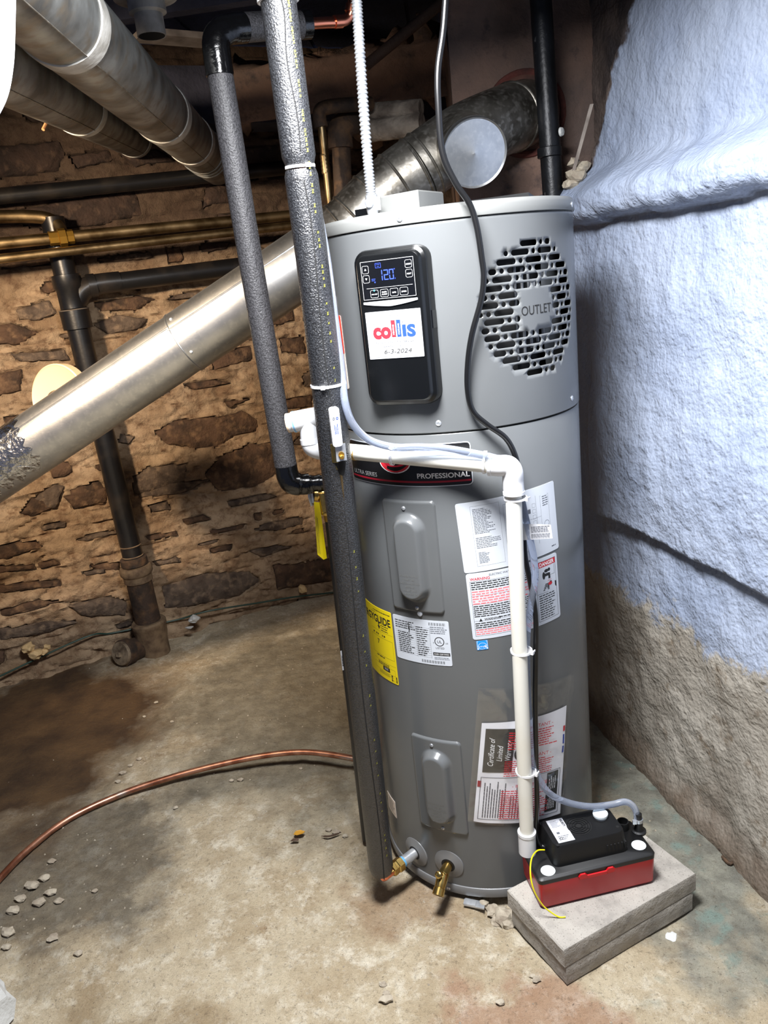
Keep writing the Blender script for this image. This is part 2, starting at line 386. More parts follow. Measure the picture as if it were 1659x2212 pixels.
def floor_mat():
    m, n, L, g, nz, rng, mt, mix, sep, blob, bump = node_mat('worn_concrete_floor')
    c = mix(rng(nz(5, 9, rough=.72), .40, .60), (190, 170, 138), (216, 200, 170))
    c = mix(rng(nz(15, 9, rough=.78), .50, .64), c, (238, 227, 204))
    c = mix(rng(nz(9, 8, rough=.7), .60, .72), c, (156, 126, 92))
    c = mix(mt('MULTIPLY', rng(nz(38, 7, rough=.8), .56, .70), .55), c, (236, 226, 206))
    c = mix(mt('MULTIPLY', blob(-.55, .75, .75, .75, .35), .8), c, mix(rng(nz(20, 8), .4, .65), (112, 106, 90), (142, 134, 114)))     # grey slab in the middle
    c = mix(mt('MULTIPLY', blob(-1.22, -.12, .36, .36, .45), .75), c, mix(rng(nz(24, 8), .4, .65), (76, 70, 60), (112, 104, 88)))       # dirty grey rubble, left
    c = mix(blob(-1.75, .55, .56, .8, .22, 4), c, mix(rng(nz(7, 8), .35, .65), (74, 52, 30), (112, 84, 52)))                          # dried brown mud
    c = mix(mt('MULTIPLY', blob(-.25, -.28, .14, .10, .6, 6), .5), c, (150, 114, 80))                                                # rust stain at the drain
    c = mix(mt('MULTIPLY', blob(.02, -.62, .2, .12, .7, 6), .5), c, (168, 112, 84))
    c = mix(mt('MULTIPLY', blob(-.75, -.75, .4, .2, .6, 5), .45), c, (150, 126, 90))
    c = mix(mt('MULTIPLY', blob(.52, .1, .22, .75, .45, 4), .85), c, mix(rng(nz(14, 8), .4, .62), (112, 116, 110), (158, 160, 148)))  # grey skim by the right wall
    c = mix(mt('MULTIPLY', rng(nz(11, 6), .56, .66), blob(.52, .0, .25, .7, .4)), c, (142, 160, 150))                                 # green tinge
    c = mix(mt('MULTIPLY', rng(nz(70, 6, rough=.8), .54, .68), .55), c, (92, 76, 56))
    c = mix(mt('MULTIPLY', rng(nz(150, 4, rough=.7), .62, .70), .7), c, (58, 48, 38))
    L.new(c, n['Principled BSDF'].inputs['Base Color']); n['Principled BSDF'].inputs['Roughness'].default_value = .93
    bump([(nz(24, 8, rough=.7), .7, .04), (nz(110, 6, rough=.75), .8, .01), (nz(420, 3), .5, .003)])
    return m
def paint_mat():
    m, n, L, g, nz, rng, mt, mix, sep, blob, bump = node_mat('painted_parging')
    paint = mix(rng(nz(4, 6), .4, .65), (150, 160, 179), (136, 147, 168))
    paint = mix(mt('MULTIPLY', rng(nz(50, 6), .62, .75), .4), paint, (140, 142, 150))
    conc = mix(rng(nz(6, 8), .38, .64), (140, 133, 122), (168, 162, 151)); conc = mix(rng(nz(14, 8, rough=.7), .54, .7), conc, (108, 94, 76))
    edge = mt('ADD', sep.outputs[2], rng(nz(9, 10, rough=.75, dist=.6), .3, .7, -.07, .07))
    f = rng(edge, .55, .585)
    c = mix(f, conc, paint)
    c = mix(mt('MULTIPLY', rng(mt('ADD', sep.outputs[2], rng(nz(7, 8), .3, .7, -.08, .08)), .14, .02), .7), c, (84, 64, 46))
    # above the ledge the paint stops short of the chimney along a ragged slanting edge
    e = mt('ADD', mt('ADD', sep.outputs[1], mt('MULTIPLY', sep.outputs[2], .6)), rng(nz(12, 6), .3, .7, -.03, .03))
    up = mt('MULTIPLY', rng(e, 1.515, 1.53), rng(sep.outputs[2], 1.66, 1.70))
    c = mix(up, c, mix(rng(nz(9, 6), .4, .6), (96, 84, 78), (60, 54, 54)))
    L.new(c, n['Principled BSDF'].inputs['Base Color']); n['Principled BSDF'].inputs['Roughness'].default_value = .62
    bump([(nz(30, 2, rough=.5), .32, .02), (nz(85, 1.5, rough=.5), .45, .010), (nz(200, 2), .3, .004)])
    return m
def mortar_mat():
    m, n, L, g, nz, rng, mt, mix, sep, blob, bump = node_mat('lime_mortar')
    c = mix(rng(nz(7, 8), .38, .64), (134, 110, 84), (172, 148, 120)); c = mix(rng(nz(22, 8, rough=.7), .48, .66), c, (108, 82, 60))
    c = mix(mt('MULTIPLY', rng(sep.outputs[2], 1.62, 1.74), .85), c, (56, 42, 36))       # upper-wall shade painted into the mortar colour, over some soot
    L.new(c, n['Principled BSDF'].inputs['Base Color']); n['Principled BSDF'].inputs['Roughness'].default_value = .95
    bump([(nz(45, 7, rough=.65), .7, .015), (nz(190, 4), .5, .004)])
    return m
def chimney_mat():
    m, n, L, g, nz, rng, mt, mix, sep, blob, bump = node_mat('sooty_plaster')
    c = mix(rng(nz(5, 8), .38, .62), (122, 98, 86), (92, 78, 72)); c = mix(rng(nz(13, 8, rough=.7), .55, .7), c, (60, 54, 56))
    L.new(c, n['Principled BSDF'].inputs['Base Color']); n['Principled BSDF'].inputs['Roughness'].default_value = .9
    bump([(nz(30, 7), .6, .012), (nz(160, 4), .4, .004)])
    return m

TANK_Z = .0116
pit_c = atz(1085, 1968)
def floor_h(x, y):
    p = V3((x, y, 0)); h = .010*fbm(p*2.2, 3)+.006*fbm(p*9, 3)+.0035*fbm(p*32, 2)
    xb = -1.24+.06*noise.noise(V3((0, y*3, 5)))+.03*noise.noise(V3((x*9, y*9, 2)))-max(0, .15-y)*1.2
    h -= .016*sstep(xb+.02, xb-.03, x)
    h -= .03*math.exp(-(((x-pit_c.x)/.06)**2+((y-pit_c.y)/.035)**2))
    d = math.hypot(x, y)
    k = sstep(.46, .31, d); h = lerp(h, min(h, .004)-.001, k)
    if -.03 < x < .56 and -.6 < y < -.08: h = lerp(h, min(h, 0)-.0015, sstep(.05, .0, max(0, abs(x-.25)-.25)+max(0, abs(y+.33)-.2)))
    return h
def build_floor():
    x0, x1, y0, y1, st = -2.9, 1.2, -2.6, 2.45, .0135
    nx, ny = int((x1-x0)/st)+1, int((y1-y0)/st)+1
    b = MB().grid(nx, ny, lambda a, c: (lerp(x0, x1, a), lerp(y0, y1, c), floor_h(lerp(x0, x1, a), lerp(y0, y1, c))))
    return struct(b.build('floor', floor_mat(), smooth=180), 'uneven worn concrete basement floor')
FLOOR = build_floor()

# right wall: thick painted parging with a ledge
RW_O = V3((.52, .105, 0)); RW_T = V3((.264, -.764, 0)).normalized(); RW_N = V3((-.945, -.327, 0)).normalized()
def rw_off(s, z):
    y = RW_O.y+RW_T.y*s
    led = 1.592+.014*noise.noise(V3((s*3, 0, 1)))+.006*noise.noise(V3((s*14, 0, 4)))
    if z >= led:
        t = z-led
        o = lerp(.052, .072, sstep(0, .035, t)) if t < .06 else lerp(.072, -.022, sstep(.06, .15, t))
        o += .016*fbm((s*7, z*9, 3), 3)*sstep(.2, .05, t)
        if t < .012: o -= .02*(1-t/.012)
    else:
        o = .012*sstep(.85, 1.1, z)*sstep(1.58, 1.35, z)
        cr = .772+.012*noise.noise(V3((s*4, 0, 8)))
        o += .034*sstep(cr-.004, cr+.012, z)*sstep(1.3, .9, z) if s > -.35 else 0
        o += .02*sstep(.30, .45, z)*sstep(.75, .5, z)*(.5+noise.noise(V3((s*3, z*2, 6))))
        o += .02*sstep(.09, 0, z)
    e = y+.6*z+.03*noise.noise(V3((s*9, z*9, 0)))
    if z > 1.70: o -= .085*sstep(1.53, 1.56, e)
    o += .008*fbm((s*6, z*4, 0), 3)+.004*fbm((s*22, z*17, 2), 2)+.0016*noise.noise(V3((s*64, z*50, 1)))
    return o
def build_rw():
    s0, s1, z0, z1 = -1.0, 2.2, -.03, 2.5
    ns = 330; nzv = 330
    def fn(a, c):
        s = lerp(s0, s1, a) if True else 0; z = lerp(z0, z1, c); p = RW_O+RW_T*s+RW_N*rw_off(s, z); return (p.x, p.y, z)
    b = MB().grid(ns, nzv, fn)
    return struct(b.build('wall_right', paint_mat(), smooth=180), 'thickly painted pale blue-white parged wall with a ledge, bare concrete at its foot')
build_rw()

# back wall: rubble stones in smeared lime mortar
BW_O = V3((-.71, 1.811, 0)); BW_T = V3((-1.36, -.81, 0)).normalized(); BW_N = V3((.81, -1.36, 0)).normalized()
def bwall(x, y, off=0):
    d = _fw+RT*((x-829.5)/FPX)-UP*((y-1106)/FPX); q = BW_O+BW_N*off
    p = CAM+d*((q-CAM).dot(BW_N)/d.dot(BW_N)); return (p-BW_O).dot(BW_T), p.z
def bw_p(s, z, off=0): p = BW_O+BW_T*s+BW_N*off; return V3((p.x, p.y, z))
C3 = lambda pts: [(x*.422, 440+y*.422) for x, y in pts]
CL = lambda pts: [(x*.4581, 1040+y*.4581) for x, y in pts]
C1 = lambda pts: [(x*.422, y*.422) for x, y in pts]
STONES_PX = [
 C3([(790,1170),(900,1110),(1150,1090),(1240,1060),(1320,1110),(1310,1170),(1200,1190),(1120,1240),(1000,1250),(850,1230)]),
 C3([(1050,1390),(1140,1290),(1280,1230),(1400,1225),(1415,1380),(1300,1450),(1120,1470)]),
 C3([(680,1400),(760,1350),(960,1330),(950,1420),(760,1480),(690,1490)]), C3([(480,620),(600,570),(760,590),(720,640),(560,670)]),
 C3([(80,545),(250,490),(300,560),(200,600),(100,590)]), C3([(-60,640),(60,610),(200,660),(100,720),(-60,720)]), C3([(50,770),(330,750),(360,800),(100,810)]),
 C3([(-80,880),(110,850),(110,960),(-80,1000)]), C3([(480,510),(700,470),(800,490),(700,545),(520,550)]), C3([(940,930),(1100,900),(1180,920),(1000,955)]),
 C3([(160,1520),(280,1440),(330,1450),(290,1560),(160,1566)]), C3([(360,1470),(500,1420),(560,1480),(540,1550),(370,1540)]), C3([(1150,1010),(1280,1000),(1170,1040)]),
 C3([(1440,1010),(1600,980),(1600,1040),(1450,1050)]), C3([(620,1180),(690,1190),(660,1230),(610,1220)]), C3([(1440,690),(1560,680),(1570,770),(1440,760)]),
 C3([(1380,560),(1500,520),(1510,600),(1400,620)]), C3([(820,620),(940,560),(1100,540),(1000,620)]), C3([(1080,780),(1280,730),(1290,800),(1100,850)]),
 CL([(90,150),(150,80),(260,70),(270,120),(150,170)]), CL([(-60,310),(170,280),(200,310),(30,370),(-60,370)]), CL([(-60,400),(160,395),(170,412),(-60,440)]),
 CL([(180,390),(260,370),(290,395),(190,412)]), CL([(360,280),(480,235),(560,240),(400,284)]), CL([(190,215),(310,190),(310,212),(200,230)]),
 CL([(690,265),(830,235),(840,252),(700,280)]), CL([(990,235),(1160,195),(1150,222),(1000,248)]), CL([(1200,230),(1250,200),(1430,170),(1430,202),(1300,232)]),
 CL([(990,325),(1095,300),(1090,320),(1000,337)]), CL([(770,500),(960,440),(1180,430),(1230,470),(1130,540),(900,590),(780,600)]),
 CL([(1290,400),(1350,395),(1570,365),(1570,470),(1310,510)]), CL([(320,590),(520,545),(600,570),(590,630),(400,640)]), CL([(-60,500),(280,465),(290,490),(-60,535)]),
 CL([(395,430),(490,412),(500,430),(400,447)]), CL([(700,110),(790,95),(810,130),(720,142)]), CL([(640,20),(1000,-10),(860,60),(660,80)]), CL([(300,70),(500,30),(500,100),(350,130)]),
 CL([(-40,700),(200,670),(380,660),(200,720),(0,745)]), CL([(420,395),(560,380),(570,420),(450,420)]), CL([(720,380),(840,360),(860,380),(740,400)]), CL([(1180,330),(1300,300),(1380,310),(1230,360)]),
 CL([(860,180),(960,160),(1000,180),(880,205)]), CL([(0,600),(180,560),(300,560),(150,610),(0,640)]), CL([(1400,560),(1500,545),(1540,560),(1430,575)]),
 C1([(-60,750),(300,720),(330,780),(300,870),(100,900),(-60,915)]), C1([(350,800),(560,770),(580,820),(400,860)]), C1([(-40,1110),(300,1030),(690,970),(730,1100),(500,1150),(250,1180)]),
 C1([(620,790),(800,760),(900,820),(700,850)]), C1([(1060,960),(1160,940),(1180,1030),(1040,1060)]), C1([(80,950),(300,920),(420,940),(200,985)]), C1([(1250,760),(1420,740),(1430,900),(1270,920)]),
]
def build_bw():
    rd = random.Random(11); polys = []
    for px in STONES_PX:
        polys.append([bwall(x, y) for x, y in px])
    def bb(p): return min(a for a, b in p), max(a for a, b in p), min(b for a, b in p), max(b for a, b in p)
    boxes = [bb(p) for p in polys]
    tries = 0
    while len(polys) < 135 and tries < 4000:
        tries += 1
        w = rd.choice((rd.uniform(.04, .1), rd.uniform(.1, .28))); h = rd.choice((rd.uniform(.012, .03), rd.uniform(.03, .075))); s = rd.uniform(-.35, 1.75); z = rd.uniform(.05, 2.25)
        if 1.75 < z: h = rd.uniform(.05, .11)
        bx = (s, s+w, z, z+h)
        if any(bx[0] < o[1]+.025 and bx[1] > o[0]-.025 and bx[2] < o[3]+.015 and bx[3] > o[2]-.015 for o in boxes): continue
        n = rd.randint(6, 9); p = []
        for k in range(n):
            t = 2*math.pi*k/n; q = rd.uniform(.75, 1.15); c, si = math.cos(t), math.sin(t); e = .6
            p.append((s+w/2+w/2*q*math.copysign(abs(c)**e, c), z+h/2+h/2*q*math.copysign(abs(si)**e, si)))
        polys.append(p); boxes.append(bb(p))
    def dens(p, k):
        out = []
        for i in range(len(p)):
            a, b = p[i], p[(i+1) % len(p)]; L = math.hypot(a[0]-b[0], a[1]-b[1]); n = max(1, int(L/.022))
            for j in range(n):
                t = j/n; s, z = lerp(a[0], b[0], t), lerp(a[1], b[1], t)
                out.append((s+.007*noise.noise(V3((s*60, z*60, k))), z+.006*noise.noise(V3((s*60, z*60, k+9.5)))))
        return out
    polys = [dens(p, i) for i, p in enumerate(polys)]; boxes = [bb(p) for p in polys]
    def inside(p, s, z):
        r = False; n = len(p); j = n-1
        for i in range(n):
            (xi, yi), (xj, yj) = p[i], p[j]
            if (yi > z) != (yj > z) and s < (xj-xi)*(z-yi)/(yj-yi)+xi: r = not r
            j = i
        return r
    s0, s1, z0, z1, st = -1.15, 2.1, -.03, 2.5, .0095
    ns, nzv = int((s1-s0)/st)+1, int((z1-z0)/st)+1
    cells = {}
    for i, o in enumerate(boxes):
        for a in range(int(o[0]/.1)-1, int(o[1]/.1)+2):
            for c in range(int(o[2]/.1)-1, int(o[3]/.1)+2): cells.setdefault((a, c), []).append(i)
    def fn(a, c):
        s, z = lerp(s0, s1, a), lerp(z0, z1, c)
        o = .014*fbm((s*4, z*10, 1), 3)+.013*fbm((s*12, z*34, 4), 3)+.007*abs(noise.noise(V3((s*26, z*60, 2))))-.014*sstep(.1, 0, abs(noise.noise(V3((s*3.1, z*13, 7)))))
        for i in cells.get((int(s/.1), int(z/.1)), ()):
            if inside(polys[i], s, z): o = -.026; break
        return bw_p(s, z, o)
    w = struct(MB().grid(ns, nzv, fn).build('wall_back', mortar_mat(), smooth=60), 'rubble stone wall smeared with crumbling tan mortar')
    for i, p in enumerate(polys):
        o = boxes[i]; cs, cz = sum(a for a, b in p)/len(p), sum(b for a, b in p)/len(p); pr = rd.uniform(-.006, .006); n = len(p); tilt = rd.uniform(-.05, .05)
        def q(s, z, d): return bw_p(s, z, d+tilt*(z-cz)+.006*noise.noise(V3((s*25, z*25, i))))
        r0 = [bw_p(s, z, -.04) for s, z in p]; r1 = [q(s, z, pr-.006) for s, z in p]
        r2 = [q(lerp(s, cs, .16), lerp(z, cz, .16), pr+.003) for s, z in p]; r3 = [q(lerp(s, cs, .55), lerp(z, cz, .55), pr+.005) for s, z in p]
        b = MB().loft([r0, r1, r2, r3], False, False); k = len(b.v); b.v.append(tuple(q(cs, cz, pr+.006))); b.f += [(3*n+j, 3*n+(j+1) % n, k) for j in range(n)]
        # inner rings may run outward on hollow outlines; harmless for flat rubble faces
        b.build('stone', ('stone' if rd.random() < .6 else 'stone2') if cz < 1.72 else 'stonedark', w, smooth=50)  # high stones get the copy with shade in its colour
build_bw()

# chimney breast in front of the corner, with the thimble hole
HOLE = V3((.262, .63, 1.915)); CHX0, CHX1 = .058, .46
def build_chimney():
    pts = []; edges = []
    def ring(lst):
        o = len(pts); n = len(lst); pts.extend(lst); edges.extend((o+i, o+(i+1) % n) for i in range(n))
    bx = []
    for i in range(24): bx.append((lerp(CHX0, CHX1, i/24), -.03))
    for i in range(60): bx.append((CHX1, lerp(-.03, 2.5, i/60)))
    for i in range(24): bx.append((lerp(CHX1, CHX0, i/24), 2.5))
    for i in range(60): bx.append((CHX0, lerp(2.5, -.03, i/60)))
    ring(bx); hr = []
    for k in range(40):
        t = -2*math.pi*k/40; r = .108+.008*noise.noise(V3((math.cos(t)*2, math.sin(t)*2, 0))); hr.append((HOLE.x+r*math.cos(t), HOLE.z+r*math.sin(t)))
    ring(hr); x = CHX0+.018
    rd = random.Random(3)
    while x < CHX1-.01:
        z = 0
        while z < 2.49:
            if math.hypot(x-HOLE.x, z-HOLE.z) > .125: pts.append((x+rd.uniform(-.002, .002), z+rd.uniform(-.002, .002)))
            z += .018 if z > 1.3 else .06
        x += .018
    r = delaunay_2d_cdt([V3(p).to_2d() if False else Vector(p) for p in pts], edges, [], 1, 1e-5)
    def Y(x, z): return HOLE.y-.03*sstep(1.70, 1.66, z)*0+.010*fbm((x*5, z*5, 4), 3)+.006*fbm((x*20, z*20, 1), 2)
    b = MB().add([(v.x, Y(v.x, v.y), v.y) for v in r[0]], [tuple(f) for f in r[2] if math.hypot(sum(r[0][i].x for i in f)/3-HOLE.x, sum(r[0][i].y for i in f)/3-HOLE.z) > .104])
    b.grid(30, 110, lambda a, c: (CHX0+.008*fbm((a*6, c*12, 7), 3), lerp(HOLE.y, 2.38, a), lerp(-.03, 2.5, c)))
    b.tube([(HOLE.x, HOLE.y-.005, HOLE.z), (HOLE.x, HOLE.y+.25, HOLE.z)], .11, 32, False)
    o = struct(b.build('wall_chimney', chimney_mat(), smooth=60), 'sooty plastered chimney breast with a round flue opening')
    return o
WCH = build_chimney()
hb = MB()
t2 = []
for k in range(41):
    t = 2*math.pi*k/40; t2.append((HOLE.x+.107*math.cos(t), HOLE.y+.004, HOLE.z+.107*math.sin(t)))
hb.tube(t2, .011, 8, False).build('clay_thimble_ring', 'thimble', WCH, label='red clay ring around the flue opening')

# ceiling: subfloor boards on joists
ceil = MB().box((-.7, .0, 2.525), (4.4, 5.2, .03)).build('ceiling', 'ceil', smooth=0); struct(ceil, 'dark board ceiling over deep joists')
for i in range(7):
    y = -1.9+.41*i+.1
    if -1.5 < y < -.9: continue
    MB().box((-.7, y, 2.405), (4.3, .045, .21)).build('joist', 'soot', ceil, smooth=0)
for i in range(10):
    MB().box((-2.8+.42*i, .0, 2.507), (.405, 5.1, .008)).build('board', 'ceil', ceil, smooth=0)
sill = MB().box((-.42, 1.75, 2.25), (1.5, .18, .2), Matrix.Rotation(math.radians(30.8), 3, 'Z')).build('sill_beam', 'soot', smooth=0); struct(sill, 'dark sill timber on the stone wall'); sill.name = 'trim_1'

# ================================================================== WATER HEATER
ZB, ZM, ZS, ZT = TANK_Z, 1.1945, 1.604, 1.631
WH = thing('water_heater', 'tall grey cylindrical heat pump water heater with black control panel', 'water heater', (0, 0, ZB))
def arc_lathe(prof, th0, th1, seg):
    b = MB(); n = seg+1; vs = []
    for r, z in prof:
        for k in range(n):
            t = math.radians(lerp(th0, th1, k/seg)); vs.append((r*math.sin(t), -r*math.cos(t), z))
    return b.add(vs, [(i*n+k, i*n+k+1, (i+1)*n+k+1, (i+1)*n+k) for i in range(len(prof)-1) for k in range(seg)])
MB().lathe([(.2, ZB+.004), (.281, ZB+.003), (.2855, ZB+.006), (.2865, ZB+.012), (.2865, ZB+.026), (.2850, ZB+.030), (.2832, ZB+.031), (.27, ZB+.031)], seg=128).build('base_ring', 'ring', WH)
MB().lathe([(.25, ZB+.03), (R0, ZB+.028), (R0, .4), (R0, .8), (R0, ZM-.004), (.2815, ZM-.002), (.26, ZM-.001)], seg=144).build('lower_jacket', 'grey', WH)
# upper shroud with a real slotted outlet
W0, W1, G0, G1 = 6, 72, 1.275, 1.565
RS = .2842
sh = arc_lathe([(.2815, ZM+.0005), (RS, ZM+.003), (RS, ZM+.006), (RS, G0)], -180, 180, 360)
def addarc(prof, a, c, n):
    q = arc_lathe(prof, a, c, n); sh.add(q.v, q.f)
addarc([(RS, G1), (RS, ZS-.008), (RS, ZS-.005), (.2825, ZS-.001)], -180, 180, 360)
addarc([(RS, lerp(G0, G1, i/20)) for i in range(21)], W1, W0+360, 294)
UC, ZC, RG, RC = math.radians(38.5)*RS, 1.42, .134, .047
def grille():
    u0, u1 = math.radians(W0)*RS, math.radians(W1)*RS
    pts = []; edges = []; shapes = []
    def ring(l):
        o = len(pts); n = len(l); pts.extend(l); edges.extend((o+i, o+(i+1) % n) for i in range(n))
    nA = W1-W0; nB = 20
    ring([(lerp(u0, u1, i/nA), G0) for i in range(nA)]+[(u1, lerp(G0, G1, i/nB)) for i in range(nB)]+[(lerp(u1, u0, i/nA), G1) for i in range(nA)]+[(u0, lerp(G1, G0, i/nB)) for i in range(nB)])
    pitch, hh = .0157, .0055; rows = 17
    def slot(a, c, z, r=hh):
        if c-a < .0075: return
        r = min(r, (c-a)/2-1e-4)
        l = [(a+r+r*math.cos(math.radians(t)), z+r*math.sin(math.radians(t))) for t in range(90, 271, 22)]+[(c-r+r*math.cos(math.radians(t)), z+r*math.sin(math.radians(t))) for t in range(-90, 91, 22)]
        ring(l[::-1]); shapes.append((a, c, z, r))
    for k in range(rows):
        dz = (k-(rows-1)/2)*pitch; z = ZC+dz; half = math.sqrt(max(0, RG**2-dz**2)); hc = math.sqrt(max(0, RC**2-dz**2)) if abs(dz) < RC else 0
        per = .066; x = -.3+(k % 2)*per/2+(.011 if (k//2) % 2 else 0)
        segs = []
        while x < .3:
            segs += [(x, x+.043), (x+.0495, x+.0595)]; x += per
        for a, c in segs:
            parts = [(max(a, -half), min(c, half))]
            if hc:
                parts = [(max(a, -half), min(c, -hc, half)), (max(a, hc, -half), min(c, half))]
            for p, q in parts:
                if q-p > .006: slot(UC+p, UC+q, z)
    u = u0+.006
    while u < u1-.003:
        z = G0+.006
        while z < G1-.003:
            if not any(a-.002 < u < c+.002 and abs(z-zz) < r+.002 for a, c, zz, r in shapes): pts.append((u+.0007*math.sin(z*991), z+.0007*math.sin(u*877)))
            z += .011
        u += .009
    r = delaunay_2d_cdt([Vector(p) for p in pts], edges, [], 1, 1e-6)
    def hole(f):
        x, y = sum(r[0][i].x for i in f)/3, sum(r[0][i].y for i in f)/3
        return any(math.hypot(max(a+q-x, 0, x-c+q), y-z) < q*.985 for a, c, z, q in shapes if abs(y-z) < q)
    sh.add([((RS)*math.sin(v.x/RS), -(RS)*math.cos(v.x/RS), v.y) for v in r[0]], [tuple(f) for f in r[2] if not hole(f)])
grille()
shroud = sh.build('upper_shroud', 'grey', WH, smooth=30)
_b = bmesh.new(); _b.from_mesh(shroud.data); bmesh.ops.remove_doubles(_b, verts=_b.verts, dist=2e-5); bmesh.ops.recalc_face_normals(_b, faces=_b.faces); _b.to_mesh(shroud.data); _b.free()
so = shroud.modifiers.new('thickness', 'SOLIDIFY'); so.thickness = .0016; so.offset = -1
_wm = cyl(0, 0, 0, RS)
pr = Print(_wm, .0004); pr.text('OUTLET', UC-.001, ZC-.011, .026, 'blackm', 'c', sx=.86); pr.build(shroud, 'outlet_lettering')
arc_lathe([(.262, 1.22), (.262, 1.59)], -175, 30, 60).build('fan_chamber', 'blackm', WH)
fc = arc_lathe([(.262, 1.22), (.255, 1.3), (.250, 1.42), (.255, 1.54), (.262, 1.59)], 50, 100, 30); fc.build('outlet_duct_lining', 'greylid', WH)
fb = MB()
for k in range(9):
    t = math.radians(14+k*4.2); fb.tube([(.258*math.sin(t), -.258*math.cos(t), 1.28+.01*k), (.245*math.sin(t+.05), -.245*math.cos(t+.05), 1.56-.012*k)], .004, 6)
fb.build('fan_guard', 'steel', WH)
arc_lathe([(.238, 1.22), (.238, 1.59)], 28, 52, 12).build('fan_backplate', 'blackm', WH)
# lid
lid = MB().lathe([(.278, ZS-.002), (.2868, ZS), (.2874, ZS+.002), (.2874, ZT-.010), (.2862, ZT-.005), (.2830, ZT-.001), (.277, ZT), (.1, ZT+.001), (0, ZT+.001)], seg=144).build('lid', 'greylid', WH)
_lm = cyl(0, 0, 0, .2874)
for th in (-16, -96, 70): screw(WH, _lm, math.radians(th)*.2874, ZT-.017, 0, .0058)
for th in (-8, 62): screw(WH, _wm, math.radians(th)*RS, ZM+.022, 0, .006)
screw(WH, cyl(0, 0), math.radians(-24)*R0, ZB+.016, .0035, .005)
# on the lid: wiring box cover, black filter frame
p0 = at(905, 430, -.17); p1 = at(817, 440, -.12); p2 = at(958, 430, -.06)
zt_box = at(905, 409, -.17).z
e1 = V3((p1.x-p0.x, p1.y-p0.y, 0)); e2 = V3((p2.x-p0.x, p2.y-p0.y, 0))
q = [V3((p0.x, p0.y, 0)), V3((p0.x, p0.y, 0))+e2, V3((p0.x, p0.y, 0))+e2+e1, V3((p0.x, p0.y, 0))+e1]
cen = sum(q, V3())/4
def ringz(k, z): return [V3((lerp(cen.x, p.x, k), lerp(cen.y, p.y, k), z)) for p in q]
jb = MB().loft([ringz(1, ZT-.004), ringz(1, zt_box-.003), ringz(.96, zt_box)]).build('wiring_box_cover', 'greylid', WH, smooth=30)
MB().box(cen+e1*.55+V3((0, 0, ZT+.005)), (.06, .05, .004), Matrix.Rotation(math.radians(-25), 3, 'Z')).build('box_flange', 'steel', WH, smooth=0)
fl = at(790, 455, -.10)
MB().box((fl.x+.015, fl.y+.02, ZT+.012), (.075, .03, .026), Matrix.Rotation(math.radians(-25), 3, 'Z')).build('cable_bracket', 'blackp', WH, smooth=0)
ff = MB().box((.06, .07, ZT+.010), (.30, .17, .022), Matrix.Rotation(math.radians(-12), 3, 'Z'))
ff.build('air_filter_frame', 'blackp', WH, smooth=0)

# control panel
tc = math.radians(-21); PN = V3((math.sin(tc), -math.cos(tc), 0)); PU = V3((math.cos(tc), math.sin(tc), 0)); PO = PN*(R0-.008)+V3((0, 0, 1.4125))
pm = plane(PO, PU, (0, 0, 1), PN)
def prr(w, h, r, d, dy=0): return [pm(x, y+dy, d) for x, y in rrect(w, h, r)]
PANEL = MB().loft([prr(.156, .306, .026, -.01), prr(.156, .306, .026, .018), prr(.152, .302, .025, .024), prr(.140, .290, .02, .0275), prr(.136, .286, .018, .033), prr(.131, .281, .016, .0355), prr(.127, .277, .015, .0355)]).build('control_panel', 'blackp', WH, smooth=35)
FD = .0358
sheet(lambda u, v, h=0: pm(u-.0575, v+.0585, h), .115, .074, FD+.001, .005, .002).build('display_window', 'blackg', PANEL)
pp = Print(lambda u, v, h=0: pm(u, v, h), FD+.0016)
pp.frame(-.0565, .0595, .0565, .1315, .0009, 'greyprint'); pp.rect(-.048, .0805, .051, .0812, 'greyprint')
def btn(cx, cy, w=.0145, h=.0145):
    o = rrect(w, h, .003, 3); i = rrect(w-.0014, h-.0014, .0026, 3); n = len(o)
    pp.mb('greyprint').add([pm(cx+x, cy+y, FD+.0016) for x, y in o]+[pm(cx+x, cy+y, FD+.0016) for x, y in i], [(k, (k+1) % n, n+(k+1) % n, n+k) for k in range(n)])
for cx, cy, t in ((-.0465, .1165, None), (-.0465, .0990, None), (.0455, .1190, 'MODE'), (.0455, .1015, 'NEXT'), (-.032, .0700, 'ON / OFF'), (-.0105, .0700, 'CLEAR'), (.0105, .0700, 'INFO'), (.0315, .0700, 'ENTER')):
    btn(cx, cy, .0145 if cy > .09 else .0175, .0148)
    if t == 'CLEAR': pp.text('CLEAR', cx, cy+.0008, .0036, 'whiteink', 'c', bold=.01).text('ALARM', cx, cy-.0034, .0036, 'whiteink', 'c', bold=.01)
    elif t: pp.text(t, cx, cy-.0018, .0036 if len(t) < 6 else .0030, 'whiteink', 'c', bold=.01)
pp.poly([(-.0487, .1150), (-.0443, .1150), (-.0465, .1188)], 'whiteink'); pp.poly([(-.0487, .1006), (-.0465, .0968), (-.0443, .1006)], 'whiteink')
pp.ell(-.032, .0765, .0014, .0018, 'lcdcy')
def seg7(ch, cx, cy, w, h, t):
    S = {'1': 'bc', '2': 'abged', '0': 'abcdef'}[ch]
    R = dict(a=(-w/2, h/2-t, w/2, h/2), d=(-w/2, -h/2, w/2, -h/2+t), g=(-w/2, -t/2, w/2, t/2), b=(w/2-t, 0.001, w/2, h/2), c=(w/2-t, -h/2, w/2, -.001), f=(-w/2, .001, -w/2+t, h/2), e=(-w/2, -h/2, -w/2+t, -.001))
    for k in S: a = R[k]; pp.rect(cx+a[0], cy+a[1], cx+a[2], cy+a[3], 'lcd')
for ch, x in (('1', -.0155), ('2', -.003), ('0', .0085)): seg7(ch, x, .1035, .0095, .019, .0018)
